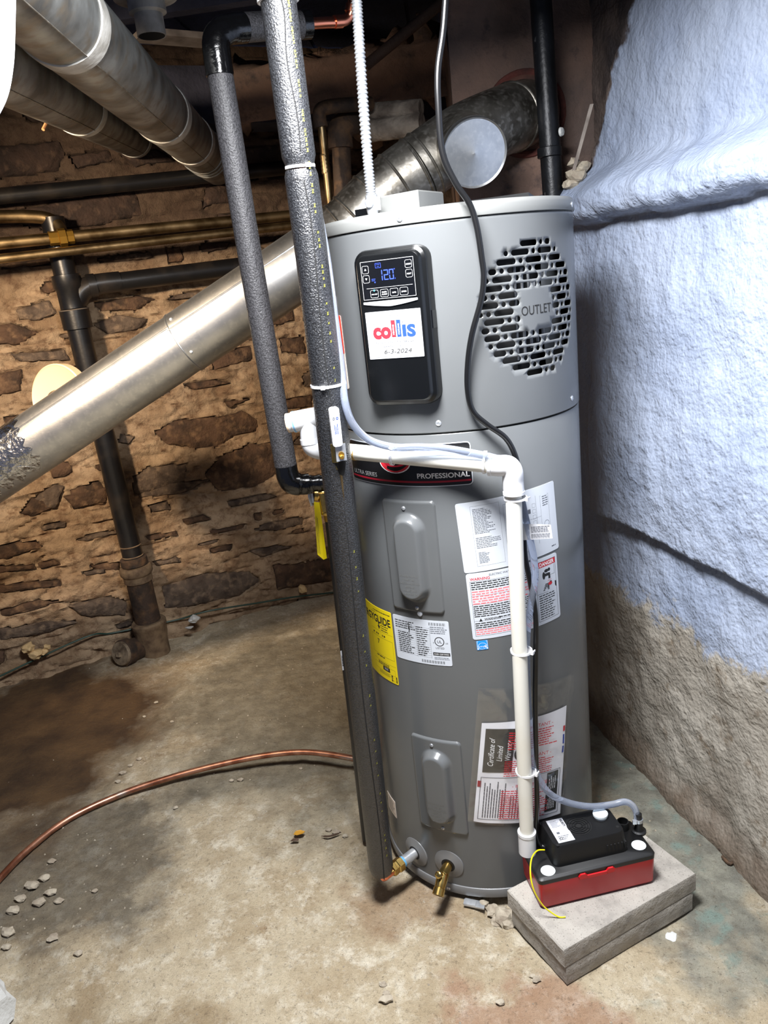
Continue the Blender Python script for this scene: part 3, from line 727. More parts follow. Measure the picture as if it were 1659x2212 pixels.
pp.frame(-.0245, .1175, -.0125, .1265, .0006, 'lcd'); pp.rect(-.022, .1235, -.015, .1242, 'lcd'); pp.rect(-.021, .1200, -.016, .1207, 'lcd')
pp.ell(.0155, .1125, .0011, .0011, 'lcd', hole=.5, n=10); pp.text('F', .0150, .0935, .004, 'lcd'); pp.lines(-.035, .0935, -.026, .0990, 2, 'lcd', .4, 3); pp.poly([(-.030, .0925), (-.0265, .0925), (-.0283, .0895)], 'lcd')
pp.build(PANEL, 'button_print')
sm = MB(); cv = [(x, .0555) for x in [(-.058+.116*i/20) for i in range(21)]]; lo = [(x, .0480-.0035*math.cos(x/.058*math.pi/2)+.0035*(abs(x)/.058)) for x, _ in cv][::-1]
for d in (0,): sm.loft([[pm(x, y, FD-.001) for x, y in cv+lo], [pm(x, y, FD+.002) for x, y in cv+lo]])
sm.build('chrome_trim', 'trim', PANEL, smooth=30)
MB().box(pm(.0775, .012, .010), (.003, .02, .034), Matrix.Rotation(tc, 3, 'Z')).build('port_cover', 'blackg', PANEL, smooth=0)
# installer's sticker on the panel
sw, shh = .119, .092; im = lambda u, v, h=0: pm(u-.0575, v-.056, h)
STK = sheet(im, sw, shh, FD+.0012, .0015, .0008).build('installer_sticker', 'paper2', WH)
ip = Print(im, FD+.0016)
ip.frame(.003, .003, sw-.003, shh-.003, .0005, 'inkdk')
ip.text('INSTALLED BY', .058, .081, .0050, 'inkdk', 'c')
ip.text('FRED F. COLLIS', .014, .0665, .0048, 'inkdk', sx=.9).text('& SONS INC.', .078, .0675, .0048, 'inkdk', sx=.9)
ip.text('co', .0135, .041, .041, 'redink', fit=.0395, bold=.05)
ip.rect(.054, .041, .063, .0735, 'redink').rect(.0655, .041, .0745, .0735, 'blueink')
ip.text('HEATING', .0600, .0450, .0047, 'whiteink', rot=90, dh=.0003).text('COOLING', .0716, .0450, .0047, 'whiteink', rot=90, dh=.0003)
ip.rect(.0775, .041, .0855, .0635, 'blueink'); ip.text('S', .0875, .0412, .0305, 'blueink', fit=.0185, bold=.05)
ip.text('For Service Call  (315) 768 2323', .058, .0300, .0052, 'inkdk', 'c', fit=.082)
ip.text('www.fredfcollis.com', .058, .0225, .0048, 'inkdk', 'c', fit=.050)
ip.text('Date:', .014, .010, .0045, 'inkdk').text('6-3-2024', .032, .0095, .0120, 'darkst', shear=.25, fit=.062)
ip.build(STK)

# brand film
bm_ = cyl(-60.2, 1.082); bw_, bh_ = math.radians(64.6)*R0, .092
BR = sheet(bm_, bw_, bh_, .0008, .008).build('brand_film', 'paper', WH)
sheet(lambda u, v, h=0: bm_(u+.0018, v+.0018, h), bw_-.0036, bh_-.0036, .0013, .007).build('brand_ground', 'brand', BR)
bp = Print(bm_, .0016)
bp.rect(.004, .0085, bw_-.004, .0125, 'brandred'); bp.text('ULTRA SERIES', .010, .0165, .0135, 'greyprint', fit=.088); bp.text('PROFESSIONAL', bw_-.006, .0185, .0150, 'whiteink', 'r', fit=.112, bold=.02)
ec = bw_*.47
bp.ell(ec, .054, .040, .026, 'whiteink'); bp.ell(ec, .054, .0375, .0238, 'redink', .0002); bp.ell(ec, .056, .031, .014, 'brandred', .0003)
bp.build(BR)

# access covers
def access(th, z):
    w_, h_ = .131, .262; mp = cyl(th, z)
    def sdf(x, y, a, b, r): qx, qy = abs(x)-a+r, abs(y)-b+r; return math.hypot(max(qx, 0), max(qy, 0))+min(max(qx, qy), 0)-r
    def st(x, y, hw, hh): return math.hypot(x, max(abs(y)-(hh-hw), 0))-hw
    nu, nv = 56, 104
    def fn(a, c):
        u, v = lerp(-.003, w_+.003, a), lerp(-.003, h_+.003, c); x, y = u-w_/2, v-h_/2
        d = sdf(x, y, w_/2, h_/2, .010); h = -.003+.0085*sstep(.0022, -.0035, d)
        b = st(x-.001, y, .0395, .105); h += .021*sstep(.0, -.0165, b)
        return mp(u, v, h)
    o = MB().grid(nu, nv, fn).build('access_cover', 'grey', WH, smooth=60)
    screw(o, mp, w_/2-.006, h_-.017, .0055, .0047); screw(o, mp, w_/2+.002, .012, .0055, .0047)
    p = Print(mp, .0268)
    for i, t in enumerate(('POWER SUPPLY', 'MUST BE', 'DISCONNECTED', 'BEFORE', 'ADJUSTING', 'THERMOSTAT')): p.text(t, w_/2+.001, .094-.0085*i, .0060, 'greylid', 'c')
    p.build(o, 'embossed_text')
access(-39.0, .789); access(-37.2, .2)
MB().lathe([(.006, 0), (.006, .004), (0, .005)], cyl(0, 0)(math.radians(-24.5)*R0, .786, 0), (math.sin(-.43), -math.cos(-.43), 0), 12).build('cover_clip', 'paper', WH)

# stickers
A = lambda d: math.radians(d)*R0
# wiring diagram
m1 = cyl(-2.4, .884, 3.1); W_, H_ = A(47.6), .158
S = sheet(m1, W_, H_, .0008, .005).build('wiring_diagram_sticker', 'paper', WH); p = Print(m1)
p.frame(.030, .012, .092, .148, .0004, 'greyink'); p.lines(.034, .085, .080, .142, 17, 'greyink', .45, 2, .45); p.lines(.034, .052, .088, .078, 7, 'greyink', .4, 5, .6); p.lines(.036, .018, .060, .044, 9, 'greyink', .45, 6, .5)
p.frame(.100, .020, .150, .140, .0005, 'greyink'); p.frame(.106, .05, .140, .134, .0004, 'greyink'); p.lines(.108, .09, .136, .130, 7, 'greyink', .4, 8, .5)
for i in range(6): p.frame(.168, .050+.013*i, .176, .059+.013*i, .0004, 'greyink')
p.frame(.19, .05, .214, .136, .0004, 'greyink'); p.ell(.204, .070, .007, .007, 'greyink', hole=.9); p.lines(.196, .11, .212, .135, 5, 'greyink', .4, 9); p.rect(.156, .104, .163, .114, 'greyink'); p.lines(.212, .010, .226, .014, 1, 'greyink', .6, 3); p.rect(.178, .03, .1785, .14, 'greyink'); p.rect(.15, .09, .19, .0904, 'greyink')
p.build(S, 'diagram_print')
# warning + danger
m2 = cyl(-1.0, .7245, 1.8); W_, H_ = A(45.2), .158
S = sheet(m2, W_, H_, .0008, .006).build('warning_sticker', 'paper', WH); p = Print(m2)
p.text('ELECTRIC WATER HEATER', .050, .148, .0066, 'dkink'); p.text('CAUTION', .128, .141, .0072, 'dkink'); p.text('WARNING', .008, .141, .0090, 'redink', bold=.02)
p.frame(.007, .008, .150, .139, .0006, 'dkink')
p.lines(.009, .118, .148, .138, 4, 'dkink', .5, 11, .12); p.lines(.009, .083, .148, .117, 6, 'pinkink', .55, 12, .2); p.lines(.009, .053, .148, .082, 6, 'dkink', .5, 13, .12)
p.text('WARNING', .030, .0445, .0075, 'dkink', bold=.02); p.lines(.062, .046, .140, .050, 1, 'dkink', .6, 3); p.poly([(.018, .043), (.026, .043), (.022, .0505)], 'dkink'); p.lines(.009, .026, .148, .041, 3, 'dkink', .5, 14, .12); p.lines(.009, .010, .148, .025, 3, 'pinkink', .5, 15, .2)
for i in range(5): p.rect(.007, .024+.02*i, .150, .0245+.02*i, 'dkink')
p.frame(.158, .008, .217, .150, .0008, 'dkink'); p.rect(.159, .136, .216, .149, 'redink'); p.text('DANGER', .212, .1385, .0125, 'whiteink', 'r', fit=.043, bold=.02, dh=.0003); p.poly([(.161, .138), (.168, .138), (.1645, .146)], 'whiteink', .0003)
p.ell(.180, .115, .004, .009, 'dkink').rect(.182, .112, .196, .119, 'dkink').rect(.193, .104, .199, .118, 'dkink').ell(.188, .125, .006, .004, 'dkink').ell(.196, .126, .004, .004, 'dkink')
p.text('HOT', .1905, .0985, .0052, 'redink'); p.poly([(.190, .082), (.216, .079), (.216, .092), (.198, .098), (.191, .092)], 'dkink'); p.ell(.197, .092, .006, .004, 'redink', .0003)
for i in range(5): p.rect(.176+i*.0016, .079+i*.0033, .194, .0812+i*.0033, 'dkink')
p.rect(.159, .074, .19, .0747, 'dkink'); p.rect(.212, .112, .2128, .136, 'dkink'); p.rect(.200, .1115, .2128, .1122, 'dkink')
p.lines(.163, .011, .215, .072, 11, 'dkink', .42, 16, .4); p.build(S, 'warning_print')
# efficiency star
m3 = cyl(.5, .699, 2); S = sheet(m3, .025, .022, .0008, .001).build('blue_star_sticker', 'bluest', WH); p = Print(m3); p.frame(.001, .001, .024, .021, .0007, 'whiteink'); p.ell(.0125, .009, .0095, .008, 'whiteink', hole=.92); p.text('energy', .004, .0065, .0052, 'whiteink', shear=.3); p.poly([(.017, .010), (.020, .0102), (.0185, .0068), (.0216, .009), (.0210, .0055), (.0186, .0058)], 'whiteink'); p.rect(.001, .001, .024, .0045, 'whiteink'); p.build(S)
# rating plate
m4 = cyl(-40.6, .659, .3); W_, H_ = A(29.3), .111
S = sheet(m4, W_, H_, .0008, .004).build('rating_sticker', 'paper', WH); p = Print(m4)
p.lines(.006, .080, .062, .102, 4, 'dkink', .4, 21, .3)
for i in range(15): p.rect(.006, .018+.0052*i, .098, .0183+.0052*i, 'dkink')
p.rect(.062, .016, .0624, .094, 'dkink').rect(.098, .016, .0984, .094, 'dkink').rect(.080, .016, .0803, .06, 'dkink'); p.lines(.012, .019, .060, .074, 11, 'dkink', .45, 22, .3); p.lines(.064, .019, .096, .094, 14, 'dkink', .42, 23, .5)
for i in range(18): p.rect(.098+i*.0022, .099, .098+i*.0022+(.0006 if i % 3 else .0013), .106, 'dkink')
for i in range(26): p.rect(.072+i*.0022, .004, .072+i*.0022+(.0007 if i % 3 else .0014), .011, 'dkink')
p.lines(.100, .078, .140, .097, 4, 'greyink', .4, 24, .2); p.ell(.1195, .060, .0115, .0115, 'dkink', hole=.84); p.text('UL', .1195, .0565, .0095, 'dkink', 'c', bold=.01); p.text('c', .104, .055, .007, 'dkink'); p.text('us', .1335, .055, .0068, 'dkink'); p.text('LISTED', .1195, .0415, .0068, 'dkink', 'c')
p.rect(.102, .0245, .142, .0325, 'dkink'); p.text('AHRI CERTIFIED', .122, .0268, .0052, 'whiteink', 'c', fit=.036, dh=.0003); p.lines(.104, .014, .140, .021, 2, 'greyink', .4, 25, .2)
for i in range(7): p.rect(.0435+.0006*(i % 3), .074+.0034*i, .0465+.0006*(i % 2), .0768+.0034*i, 'dkink')
p.build(S, 'rating_print')
# yellow energy label
m5 = cyl(-73, .580, 0); W_, H_ = A(31), .190
S = sheet(m5, W_, H_, .0008, .003).build('yellow_energy_sticker', 'yellow', WH); p = Print(m5)
p.text('ENERGYGUIDE', W_-.006, .150, .0270, 'dkink', 'r', fit=.150, bold=.03); p.poly([(.098, .156), (.102, .156), (.102, .142), (.1055, .142), (.100, .132), (.0945, .142), (.098, .142)], 'dkink')
p.lines(.080, .177, .148, .183, 1, 'dkink', .35, 31, 0); p.lines(.108, .130, .138, .148, 3, 'dkink', .35, 32, .2); p.rect(.06, .128, .150, .1284, 'dkink'); p.lines(.070, .116, .122, .121, 1, 'dkink', .9, 33, 0); p.frame(.06, .062, .148, .112, .0005, 'dkink'); p.text('7', .086, .092, .018, 'dkink', bold=.02)
p.lines(.075, .056, .110, .060, 1, 'dkink', .7, 34, 0); p.rect(.06, .046, .150, .0464, 'dkink'); p.lines(.078, .036, .128, .044, 2, 'dkink', .5, 35, .1); p.rect(.098, .024, .126, .035, 'dkink'); p.lines(.104, .027, .120, .033, 2, 'whiteink', .3, 36, 0); p.frame(.06, .020, .146, .036, .0004, 'dkink'); p.lines(.078, .010, .130, .019, 3, 'dkink', .3, 37, .2); p.rect(.130, .004, .150, .020, 'dkink'); p.ell(.140, .012, .008, .0055, 'yellow', .0003, .9); p.text('energy', .132, .0095, .0045, 'yellow', shear=.3, dh=.0004); p.lines(.07, .173, .09, .176, 1, 'dkink', .3, 3)
p.build(S, 'energy_print')
# upper left stickers
m6 = cyl(-67.7, 1.288, 0); S = sheet(m6, .070, .157, .0022, .004).build('notice_sticker', 'cream', WH); sheet(lambda u, v, h=0: m6(u, v+.076, h), .070, .081, .0027, .004).build('red_field', 'red', S)
p = Print(m6, .0031); p.lines(.02, .098, .058, .110, 2, 'whiteink', .4, 4, .2); p.lines(.02, .030, .052, .064, 3, 'greyink', .16, 41, .4); p.rect(.036, .012, .044, .020, 'dkink'); p.build(S)
m7 = cyl(-65.8, 1.458, 0); S = sheet(m7, .050, .026, .0022, .003).build('small_white_sticker', 'cream', WH); Print(m7, .0026).lines(.01, .012, .044, .02, 1, 'greyink', .3, 5).build(S)
m8 = cyl(-70, .150, 0); S = sheet(m8, .055, .052, .0008, .002).build('lower_side_sticker', 'cream', WH); Print(m8).lines(.01, .006, .050, .046, 9, 'greyink', .35, 6, .3).build(S)
# black side clip near the seam
cm = cyl(-66, 1.205, 0, RS); MB().loft([[cm(x, y+.03, -.004) for x, y in rrect(.03, .062, .012)], [cm(x, y+.03, .010) for x, y in rrect(.03, .062, .012)], [cm(x, y+.03, .013) for x, y in rrect(.022, .054, .009)]]).build('side_port_cover', 'blackp', WH)

# water inlet and drain
def radial(th): t = math.radians(th); return V3((math.sin(t), -math.cos(t), 0))
def escut(th, z):
    c = radial(th)*(R0-.004)+V3((0, 0, z)); A_ = radial(th)
    return MB().lathe([(.018, 0.003), (.018, .010), (.0385, .0045), (.0392, .0025), (.0392, .001)], c, A_, 40).build('escutcheon_ring', 'ring', WH)
escut(-43.5, .0935); escut(-22.8, .102)
for th, z in ((-43.5, .0935), (-22.8, .102)):
    MB().lathe([(.0175, -.004), (.0175, .0065), (0, .0068)], radial(th)*R0+V3((0, 0, z)), radial(th), 24).build('port_hole', 'blackm', WH)
dv = radial(-22.8); c0 = dv*(R0-.01)+V3((0, 0, .102))
DV = MB().tube([c0, c0+dv*.055], .0125, 20).tube([c0+dv*.045, c0+dv*.058+V3((0, 0, -.008)), c0+dv*.078+V3((0, 0, -.024))], [.0145, .0145, .0125], 20).lathe([(.0115, -.002), (.0145, 0), (.0145, .016), (.011, .016), (.010, .004), (0, .004)], c0+dv*.074+V3((0, 0, -.020)), dv+V3((0, 0, -.75)), 24).build('drain_valve', 'brass', WH)
MB().lathe([(.006, 0), (.006, .012), (.0085, .013), (.0085, .019), (.006, .021), (0, .021)], c0+dv*.055+V3((0, 0, .005)), dv+V3((-.2, 0, .8)), 16).build('valve_stem', 'brass', DV)
cs = radial(-10)*(R0+.01)+V3((0, 0, .004))
MB().box(radial(-10.5)*(R0+.012)+V3((0, 0, .004)), (.05, .022, .004), Matrix.Rotation(math.radians(-10), 3, 'Z') @ Matrix.Rotation(.12, 3, 'Y')).box(radial(-12)*(R0+.014)+V3((-.004, 0, .008)), (.03, .016, .004), Matrix.Rotation(math.radians(-10), 3, 'Z') @ Matrix.Rotation(.12, 3, 'Y')).build('base_clip', 'chrome', WH, smooth=0)

# document pouch taped to the heater
mp_ = cyl(-10.6, .246, -8.0); PW, PH = .248, .365
def wob(mp): return lambda u, v, h=0: mp(u, v, h+.004*max(0, noise.noise(V3((u*14, v*12, 3))))+.003*sstep(.3, .36, v))
wm = wob(mp_)
POUCH = thing('document_pouch', 'clear plastic pouch of papers stuck low on the grey heater', 'pouch', mp_(PW/2, .0, .005))
b = MB().grid(40, 50, lambda a, c: wm(a*PW, c*PH, .0075+.003*noise.noise(V3((a*5, c*4, 9)))+.006*sstep(.72, .85, c)*abs(noise.noise(V3((a*6+c*5, c*9, 2)))))); FF_ = b.build('film_front', 'film', POUCH, smooth=60)
MB().grid(24, 24, lambda a, c: wm(a*PW, c*PH, .0015)).build('film_back', 'film', POUCH, smooth=60)
ws = lambda u, v, h=0: wm(u+.014, v+.002, h+.003)
CW, CH = .222, .272
PS = MB().grid(40, 40, lambda a, c: ws(a*CW, c*(CH+.014*a), .0012)).build('certificate_sheet', 'sheetp', POUCH, smooth=60); p = Print(ws, .0019)
p.rect(.010, .142, .078, .258, 'darkst')
for i, t in enumerate(('Certificate of', 'Limited', 'Warranty')): p.text(t, .033+.0195*i, .158 if i == 0 else .172, .0190, 'whiteink', rot=90, shear=.35, sx=.72, dh=.0004)
p.ell(.094, .190, .0135, .0165, 'darkst'); p.text('Rheem', .096, .178, .0088, 'redink', rot=90, shear=.25, dh=.0004, bold=.01); p.text('RUUD', .0985, .208, .0135, 'dkink', rot=90, fit=.029, bold=.03); p.rect(.086, .206, .0885, .238, 'dkink')
p.frame(.008, .010, .212, .128, .0012, 'greyink'); p.rect(.0015, .100, .010, .117, 'brandred'); p.lines(.016, .016, .070, .120, 9, 'greyink', .4, 51, .3, rot=True); p.lines(.078, .016, .112, .118, 5, 'greyink', .3, 52, .4, rot=True)
p.rect(.172, .018, .206, .124, 'darkst'); p.lines(.177, .025, .200, .066, 5, 'whiteink', .35, 53, .3, rot=True); p.lines(.177, .078, .200, .118, 4, 'whiteink', .35, 54, .3, rot=True)
p.rect(.2135, .222, .2200, .236, 'redink'); p.rect(.2135, .19, .2190, .214, 'blueink'); p.rect(.2135, .166, .2190, .184, 'blueink')
p.build(PS, 'certificate_print')
wf = lambda u, v, h=0: wm(u+.014, v+.002, h)
p = Print(wf, .0115)
p.text('- IMPORTANT -', .128, .258, .0120, 'redink', 'c', fit=.088)
p.lines(.062, .206, .190, .254, 8, 'redink', .4, 61, .25); p.text('- IMPORTANT -', .128, .182, .0120, 'redink', 'c', fit=.088); p.lines(.058, .134, .186, .178, 8, 'redink', .4, 62, .25); p.text('- IMPORTANTE -', .128, .104, .0120, 'redink', 'c', fit=.096); p.lines(.056, .016, .176, .098, 14, 'redink', .4, 63, .25)
p.build(FF_, 'pouch_print')

# ================================================================== PIPES AROUND THE HEATER
def tie(path_pt, axis, r, label, head=0, m='nylon'):
    """a cable tie: flat band around an axis with a little square head at angle head"""
    A_ = V3(axis).normalized(); c = V3(path_pt); a = V3((0, -1, 0)); X = (a-A_*a.dot(A_)).normalized(); Y = A_.cross(X)
    o = thing('cable_tie', label, 'cable tie', c, 'white cable ties')
    MB().lathe([(r-.001, -.0024), (r+.0012, -.0024), (r+.0012, .0024), (r-.001, .0024), (r-.001, -.0024)], c, A_, 28).build('band', m, o)
    t = math.radians(head); d = X*math.cos(t)+Y*math.sin(t); n2 = -X*math.sin(t)+Y*math.cos(t)
    Rm = Matrix((d, n2, A_)).transposed()
    MB().box(c+d*(r+.003), (.006, .008, .007), Rm).box(c+d*(r+.004)+n2*.007, (.002, .010, .004), Rm).build('head', m, o, smooth=0)
    return o
# --- cold supply riser in foam, front left
F0, F1, F2, F3 = at(824, 1880, -.275), at(703, 800, -.33), at(623, 170, -.355), at(586, -110, -.365)
FP = spline([F0, F1, F2, F3], 24)
def on(path, t):
    i = min(int(t*(len(path)-1)), len(path)-2); return V3(path[i]).lerp(V3(path[i+1]), t*(len(path)-1)-i)
def near(path, x, y):
    best = None
    for i in range(400):
        p = on(path, i/399); d = p-CAM; z = d.dot(_fw); e = math.hypot(829.5+FPX*d.dot(RT)/z-x, 1106-FPX*d.dot(UP)/z-y)
        if best is None or e < best[0]: best = (e, i/399)
    return best[1]
FR = .0305
COLD = thing('cold_water_riser', 'thick black foam-wrapped riser with white-levered shutoff standing before the heater', 'insulated pipe', F0)
tj = near(FP, 640, 362); tv = near(FP, 718, 975)
def sub(path, a, c, n=40): return [on(path, lerp(a, c, i/n)) for i in range(n+1)]
low = sub(FP, 0, tj-.004, 70)
rad = []
for i, p in enumerate(low):
    t = lerp(0, tj-.004, i/70); rad.append(FR*(1+.05*math.exp(-((t-tv)/.05)**2))*(.90 if i == 0 else 1)*(1-.16*math.exp(-((t-tj)/.006)**2)))
SL = MB().tube(low, rad, 32).build('foam_sleeve', 'foam', COLD)
up_ = sub(FP, tj+.003, 1, 40); MB().tube(up_, [FR*(.86 if i == 0 else 1) for i in range(41)], 32).build('foam_sleeve', 'foam', COLD)
tk = sub(FP, 0, 1, 20); MB().tube(tk, .0143, 16).build('copper_core', 'copper', COLD)
# seam slit and yellow print along the sleeve
def along(path, t, ang, r):
    p = on(path, t); T = (on(path, min(1, t+.01))-on(path, max(0, t-.01))).normalized(); f = (CAM-p); X = (f-T*f.dot(T)).normalized(); Y = T.cross(X)
    a = math.radians(ang); d = X*math.cos(a)+Y*math.sin(a); return p+d*r, T, d
sl = MB()
for a, c in ((.0, tj-.02), (tj+.02, 1)):
    sl.tube([along(FP, lerp(a, c, i/40), 8+5*math.sin(i*.4), FR*1.0)[0] for i in range(41)], .0013, 6)
sl.build('sleeve_seam', 'blackm', COLD)
yl = MB(); rd = random.Random(5); t = .03
while t < .97:
    for k in range(rd.randint(2, 5)):
        p, T, d = along(FP, t, 33, FR+.0006); n_ = T.cross(d); hl = rd.uniform(.002, .004); wd = .0024
        yl.add([p-T*hl-n_*wd, p+T*hl*.2-n_*wd*.2, p+T*hl-n_*wd, p+T*hl*.6-n_*wd*.2, p+T*hl*.8+n_*wd, p-T*hl*.2+n_*wd*.3, p-T*hl*.8+n_*wd], [(0, 1, 5, 6), (1, 2, 3), (1, 3, 4, 5)]); t += rd.uniform(.005, .009)
    t += rd.uniform(.006, .016)
yl.build('yellow_print', mat('yellow_foam_print', (126, 124, 48), .6), COLD, smooth=0)['kind'] = 'stuff'
# shutoff valve peeping out of the slit foam
pv, TV, dv_ = along(FP, tv, 14, FR*.72); sv = TV.cross(dv_)
VB = MB().tube([pv-TV*.034, pv-TV*.020, pv-TV*.019, pv+TV*.019, pv+TV*.02, pv+TV*.034], [.0125, .0125, .016, .016, .0125, .0125], 16).build('valve_body', 'brass', COLD)
MB().lathe([(.008, 0), (.008, .012), (.006, .014), (.006, .02), (0, .02)], pv+dv_*.010, dv_, 16).build('valve_stem', 'brassdull', VB)
Rv = Matrix((sv, TV, dv_)).transposed()
MB().box(pv+dv_*.026+TV*.004, (.021, .034, .003), Rv).box(pv+dv_*.022+TV*.021-sv*.004, (.018, .004, .01), Rv).build('lever_plate', 'chrome', COLD, smooth=0)
MB().lathe([(.005, 0), (.005, .005), (.0028, .006), (0, .006)], pv+dv_*.027-TV*.004, dv_, 6).build('lever_nut', 'brassdull', VB, smooth=0)
lc = pv+dv_*.030+TV*.058-sv*.006
lv = [[lc+sv*x+TV*y+dv_*h for x, y in rrect(.0195, .078, .006)] for h in (-.003, .003, .0045)]
LV = MB().loft(lv).build('lever_handle', 'pvcw', COLD, smooth=50, label='white plastic lever handle with small blue print')
lp = Print(plane(lc+dv_*.0047, sv, TV, dv_), .0003); lp.lines(-.004, -.014, .004, .008, 3, 'blueink', .55, 71, .3, rot=True); lp.ell(-.003, .017, .0026, .0030, 'greyink', hole=.5, n=8); lp.ell(.004, .017, .0026, .0030, 'blueink', hole=.5, n=8); lp.build(LV)
sp = MB(); s0 = near(FP, 727, 1075); s1 = near(FP, 722, 1000)
pts = [along(FP, lerp(s0, s1, i/8), 14, FR*.985+.0008)[0] for i in range(9)]
sp.tube(pts, [.0006+.0036*i/8 for i in range(9)], 8).build('copper_showing_in_slit', 'oldcopper', COLD)
gp = MB(); g0 = near(FP, 716, 915); gpts = [along(FP, lerp(s1-.005, g0, i/10), 16, FR*1.012)[0] for i in range(11)]
gp.tube(gpts, [.003+.0105*math.sin(math.pi*min(1, (i+.6)/10)) for i in range(11)], 12, flat=.7).build('slit_opening', 'blackm', COLD)
# fittings from the riser foot into the tank
nA = radial(-43.5); n0 = nA*(R0-.012)+V3((0, 0, .0935)); nE = F0+V3((.004, .0, .0))
nd = nA
MB().tube([n0, n0+nd*.062], .0135, 20).build('galvanised_nipple', 'chrome', COLD)
MB().tube([n0+nd*.058, n0+nd*.061, n0+nd*.066], [.0142, .0148, .0142], 16).build('blue_gasket', mat('blue_dielectric', (90, 150, 190), .4), COLD)
MB().lathe([(.014, 0), (.0185, .001), (.0185, .016), (.0165, .018), (.0165, .024), (.0175, .025), (.0175, .034), (.013, .036), (.012, .046), (0, .046)], n0+nd*.064, nd, 6).build('brass_union', 'brass', COLD, smooth=20)
foot = on(FP, 0)
elb = spline([n0+nd*.100, n0+nd*.125, n0.lerp(foot, .85)+V3((0, 0, -.012))-V3((0, 0, .0)), foot+V3((0, 0, .012))], 6)
MB().tube(elb, .0118, 16).build('copper_elbow', 'brightcopper', COLD)
# --- hot outlet riser in older foam, behind
H0, H1, H2 = at(617, 1005, -.08), at(541, 560, -.09), at(472, 140, -.10)
HOT = thing('hot_water_riser', 'slimmer dark grey foam-wrapped riser with taped elbows, left of the thick one', 'insulated pipe', H0)
MB().tube(spline([H0, H1, H2], 12), .0265, 28).build('foam_sleeve', 'foamold', HOT)
hb0 = at(628, 1043, -.08); hb1 = at(660, 1046, -.07)
MB().tube(spline([H0+(H0-H1)*.0, at(621, 1025, -.08), at(630, 1042, -.08), at(650, 1046, -.075), at(668, 1045, -.07)], 6), [.027]*6+[.0275]*6+[.0275]*6+[.0255]*7, 24).build('taped_elbow', 'etape', HOT)
hp = [at(664, 1045, -.07), at(715, 1042, -.05), V3((-.27, -.02, at(715, 1042, -.05).z))]
MB().tube(hp, .0195, 24).build('taped_stub', 'etape', HOT)
for x in (672, 690, 706):
    c = at(x, 1044.5-(x-672)*.05, -.066+(x-672)*.0004); MB().lathe([(.019, -.005), (.0212, -.004), (.0212, .004), (.019, .005)], c, V3((1, .1, .03)), 24).build('tape_ridge', 'etape', HOT)
MB().tube(spline([H2+V3((.0, 0, -.02)), at(467, 95, -.10), at(478, 72, -.09), at(500, 63, -.07), at(527, 60, -.05)], 6), .0285, 24).build('taped_elbow', 'etape', HOT)
MB().tube([at(524, 60, -.05), at(580, 56, .0), at(664, 54, .06)], .0275, 24).build('foam_sleeve', 'foamold', HOT)
MB().tube([at(650, 54, .05), at(668, 53, .06)], .0285, 20).build('tape_wrap', 'etape', HOT)
MB().tube(spline([at(660, 52, .06), at(700, 49, .08), at(735, 47, .1), at(752, 38, .11), at(760, 20, .11), at(763, -30, .11)], 6), .0115, 16).build('copper_run', 'brightcopper', HOT)
MB().tube([at(722, 47.5, .09), at(738, 46, .1)], .0135, 16).tube([at(757, 26, .11), at(760, 10, .11)], .0135, 16).build('copper_coupling', 'brightcopper', HOT)
# --- relief valve and its discharge pipe
rz = at(690, 1072, -.06); RV = thing('relief_valve', 'brass relief valve with silver test lever and hanging yellow tag', 'valve', rz)
tk_ = V3((-.262, -.045, rz.z+.004))
MB().tube([at(684, 1068, -.06), tk_], .0145, 20).tube([at(678.5, 1068, -.062), at(686, 1068, -.06)], .0172, 20).tube([at(699, 1062, -.06), at(708, 1106, -.06)], .0165, 20).lathe([(.017, 0), (.0185, .002), (.0185, .008), (.016, .01)], at(710, 1110, -.06), (0, 0, 1), 20).build('valve_body', 'brass', RV)
lvp = at(676, 1075, -.063)
MB().tube(spline([at(672, 1058, -.065), at(669, 1072, -.068), at(675, 1092, -.066)], 5), .0045, 8, flat=.4).box(lvp, (.005, .012, .024)).build('test_lever', 'chrome', RV)
tg = [at(678, 1084, -.075), at(690, 1086, -.070), at(706, 1206, -.070), at(699, 1209, -.076), at(686, 1198, -.078)]
n_ = V3((0, .0012, 0)); TG = MB().loft([tg, [p+n_ for p in tg]]).build('yellow_tag', 'yellow', RV, smooth=0, label='narrow yellow warning tag')
tp = Print(plane(tg[4]-V3((0, .0012, 0)), tg[3]-tg[4], tg[0]-tg[4], (0, -1, 0)), .0006); tp.lines(.0015, .008, .011, .105, 3, 'darkst', .3, 81, .1, rot=True); tp.build(TG)
DP0, DP1 = at(711, 1108, -.06), at(792, 1812, -.06)
DPIPE = thing('discharge_pipe', 'thin black relief discharge pipe running down beside the heater', 'pipe', DP1)
MB().tube([DP0, DP1], .0128, 20).build('pipe', 'abs', DPIPE); MB().tube([DP0+(DP1-DP0)*.0, DP0+(DP1-DP0)*.02], .0140, 20).build('collar', 'brassdull', DPIPE)
dt = DP0.lerp(DP1, .41); dx = (CAM-dt); dx.z = 0; dx.normalize(); sx_ = V3((0, 0, 1)).cross(dx); dd = (DP0-DP1).normalized()
stk_o = dt-sx_*.0115+dx*.0085-dd*.03
st_ = sheet(plane(stk_o, sx_, dd, (dx-sx_).normalized()), .010, .056, .0012, .0005).build('barcode_sticker', 'paper2', DPIPE); q_ = Print(plane(stk_o, sx_, dd, (dx-sx_).normalized()), .0018)
for i in range(12): q_.rect(.002, .012+i*.0026, .008, .0132+i*.0026+(.0006 if i % 3 == 0 else 0), 'dkink')
q_.build(st_)
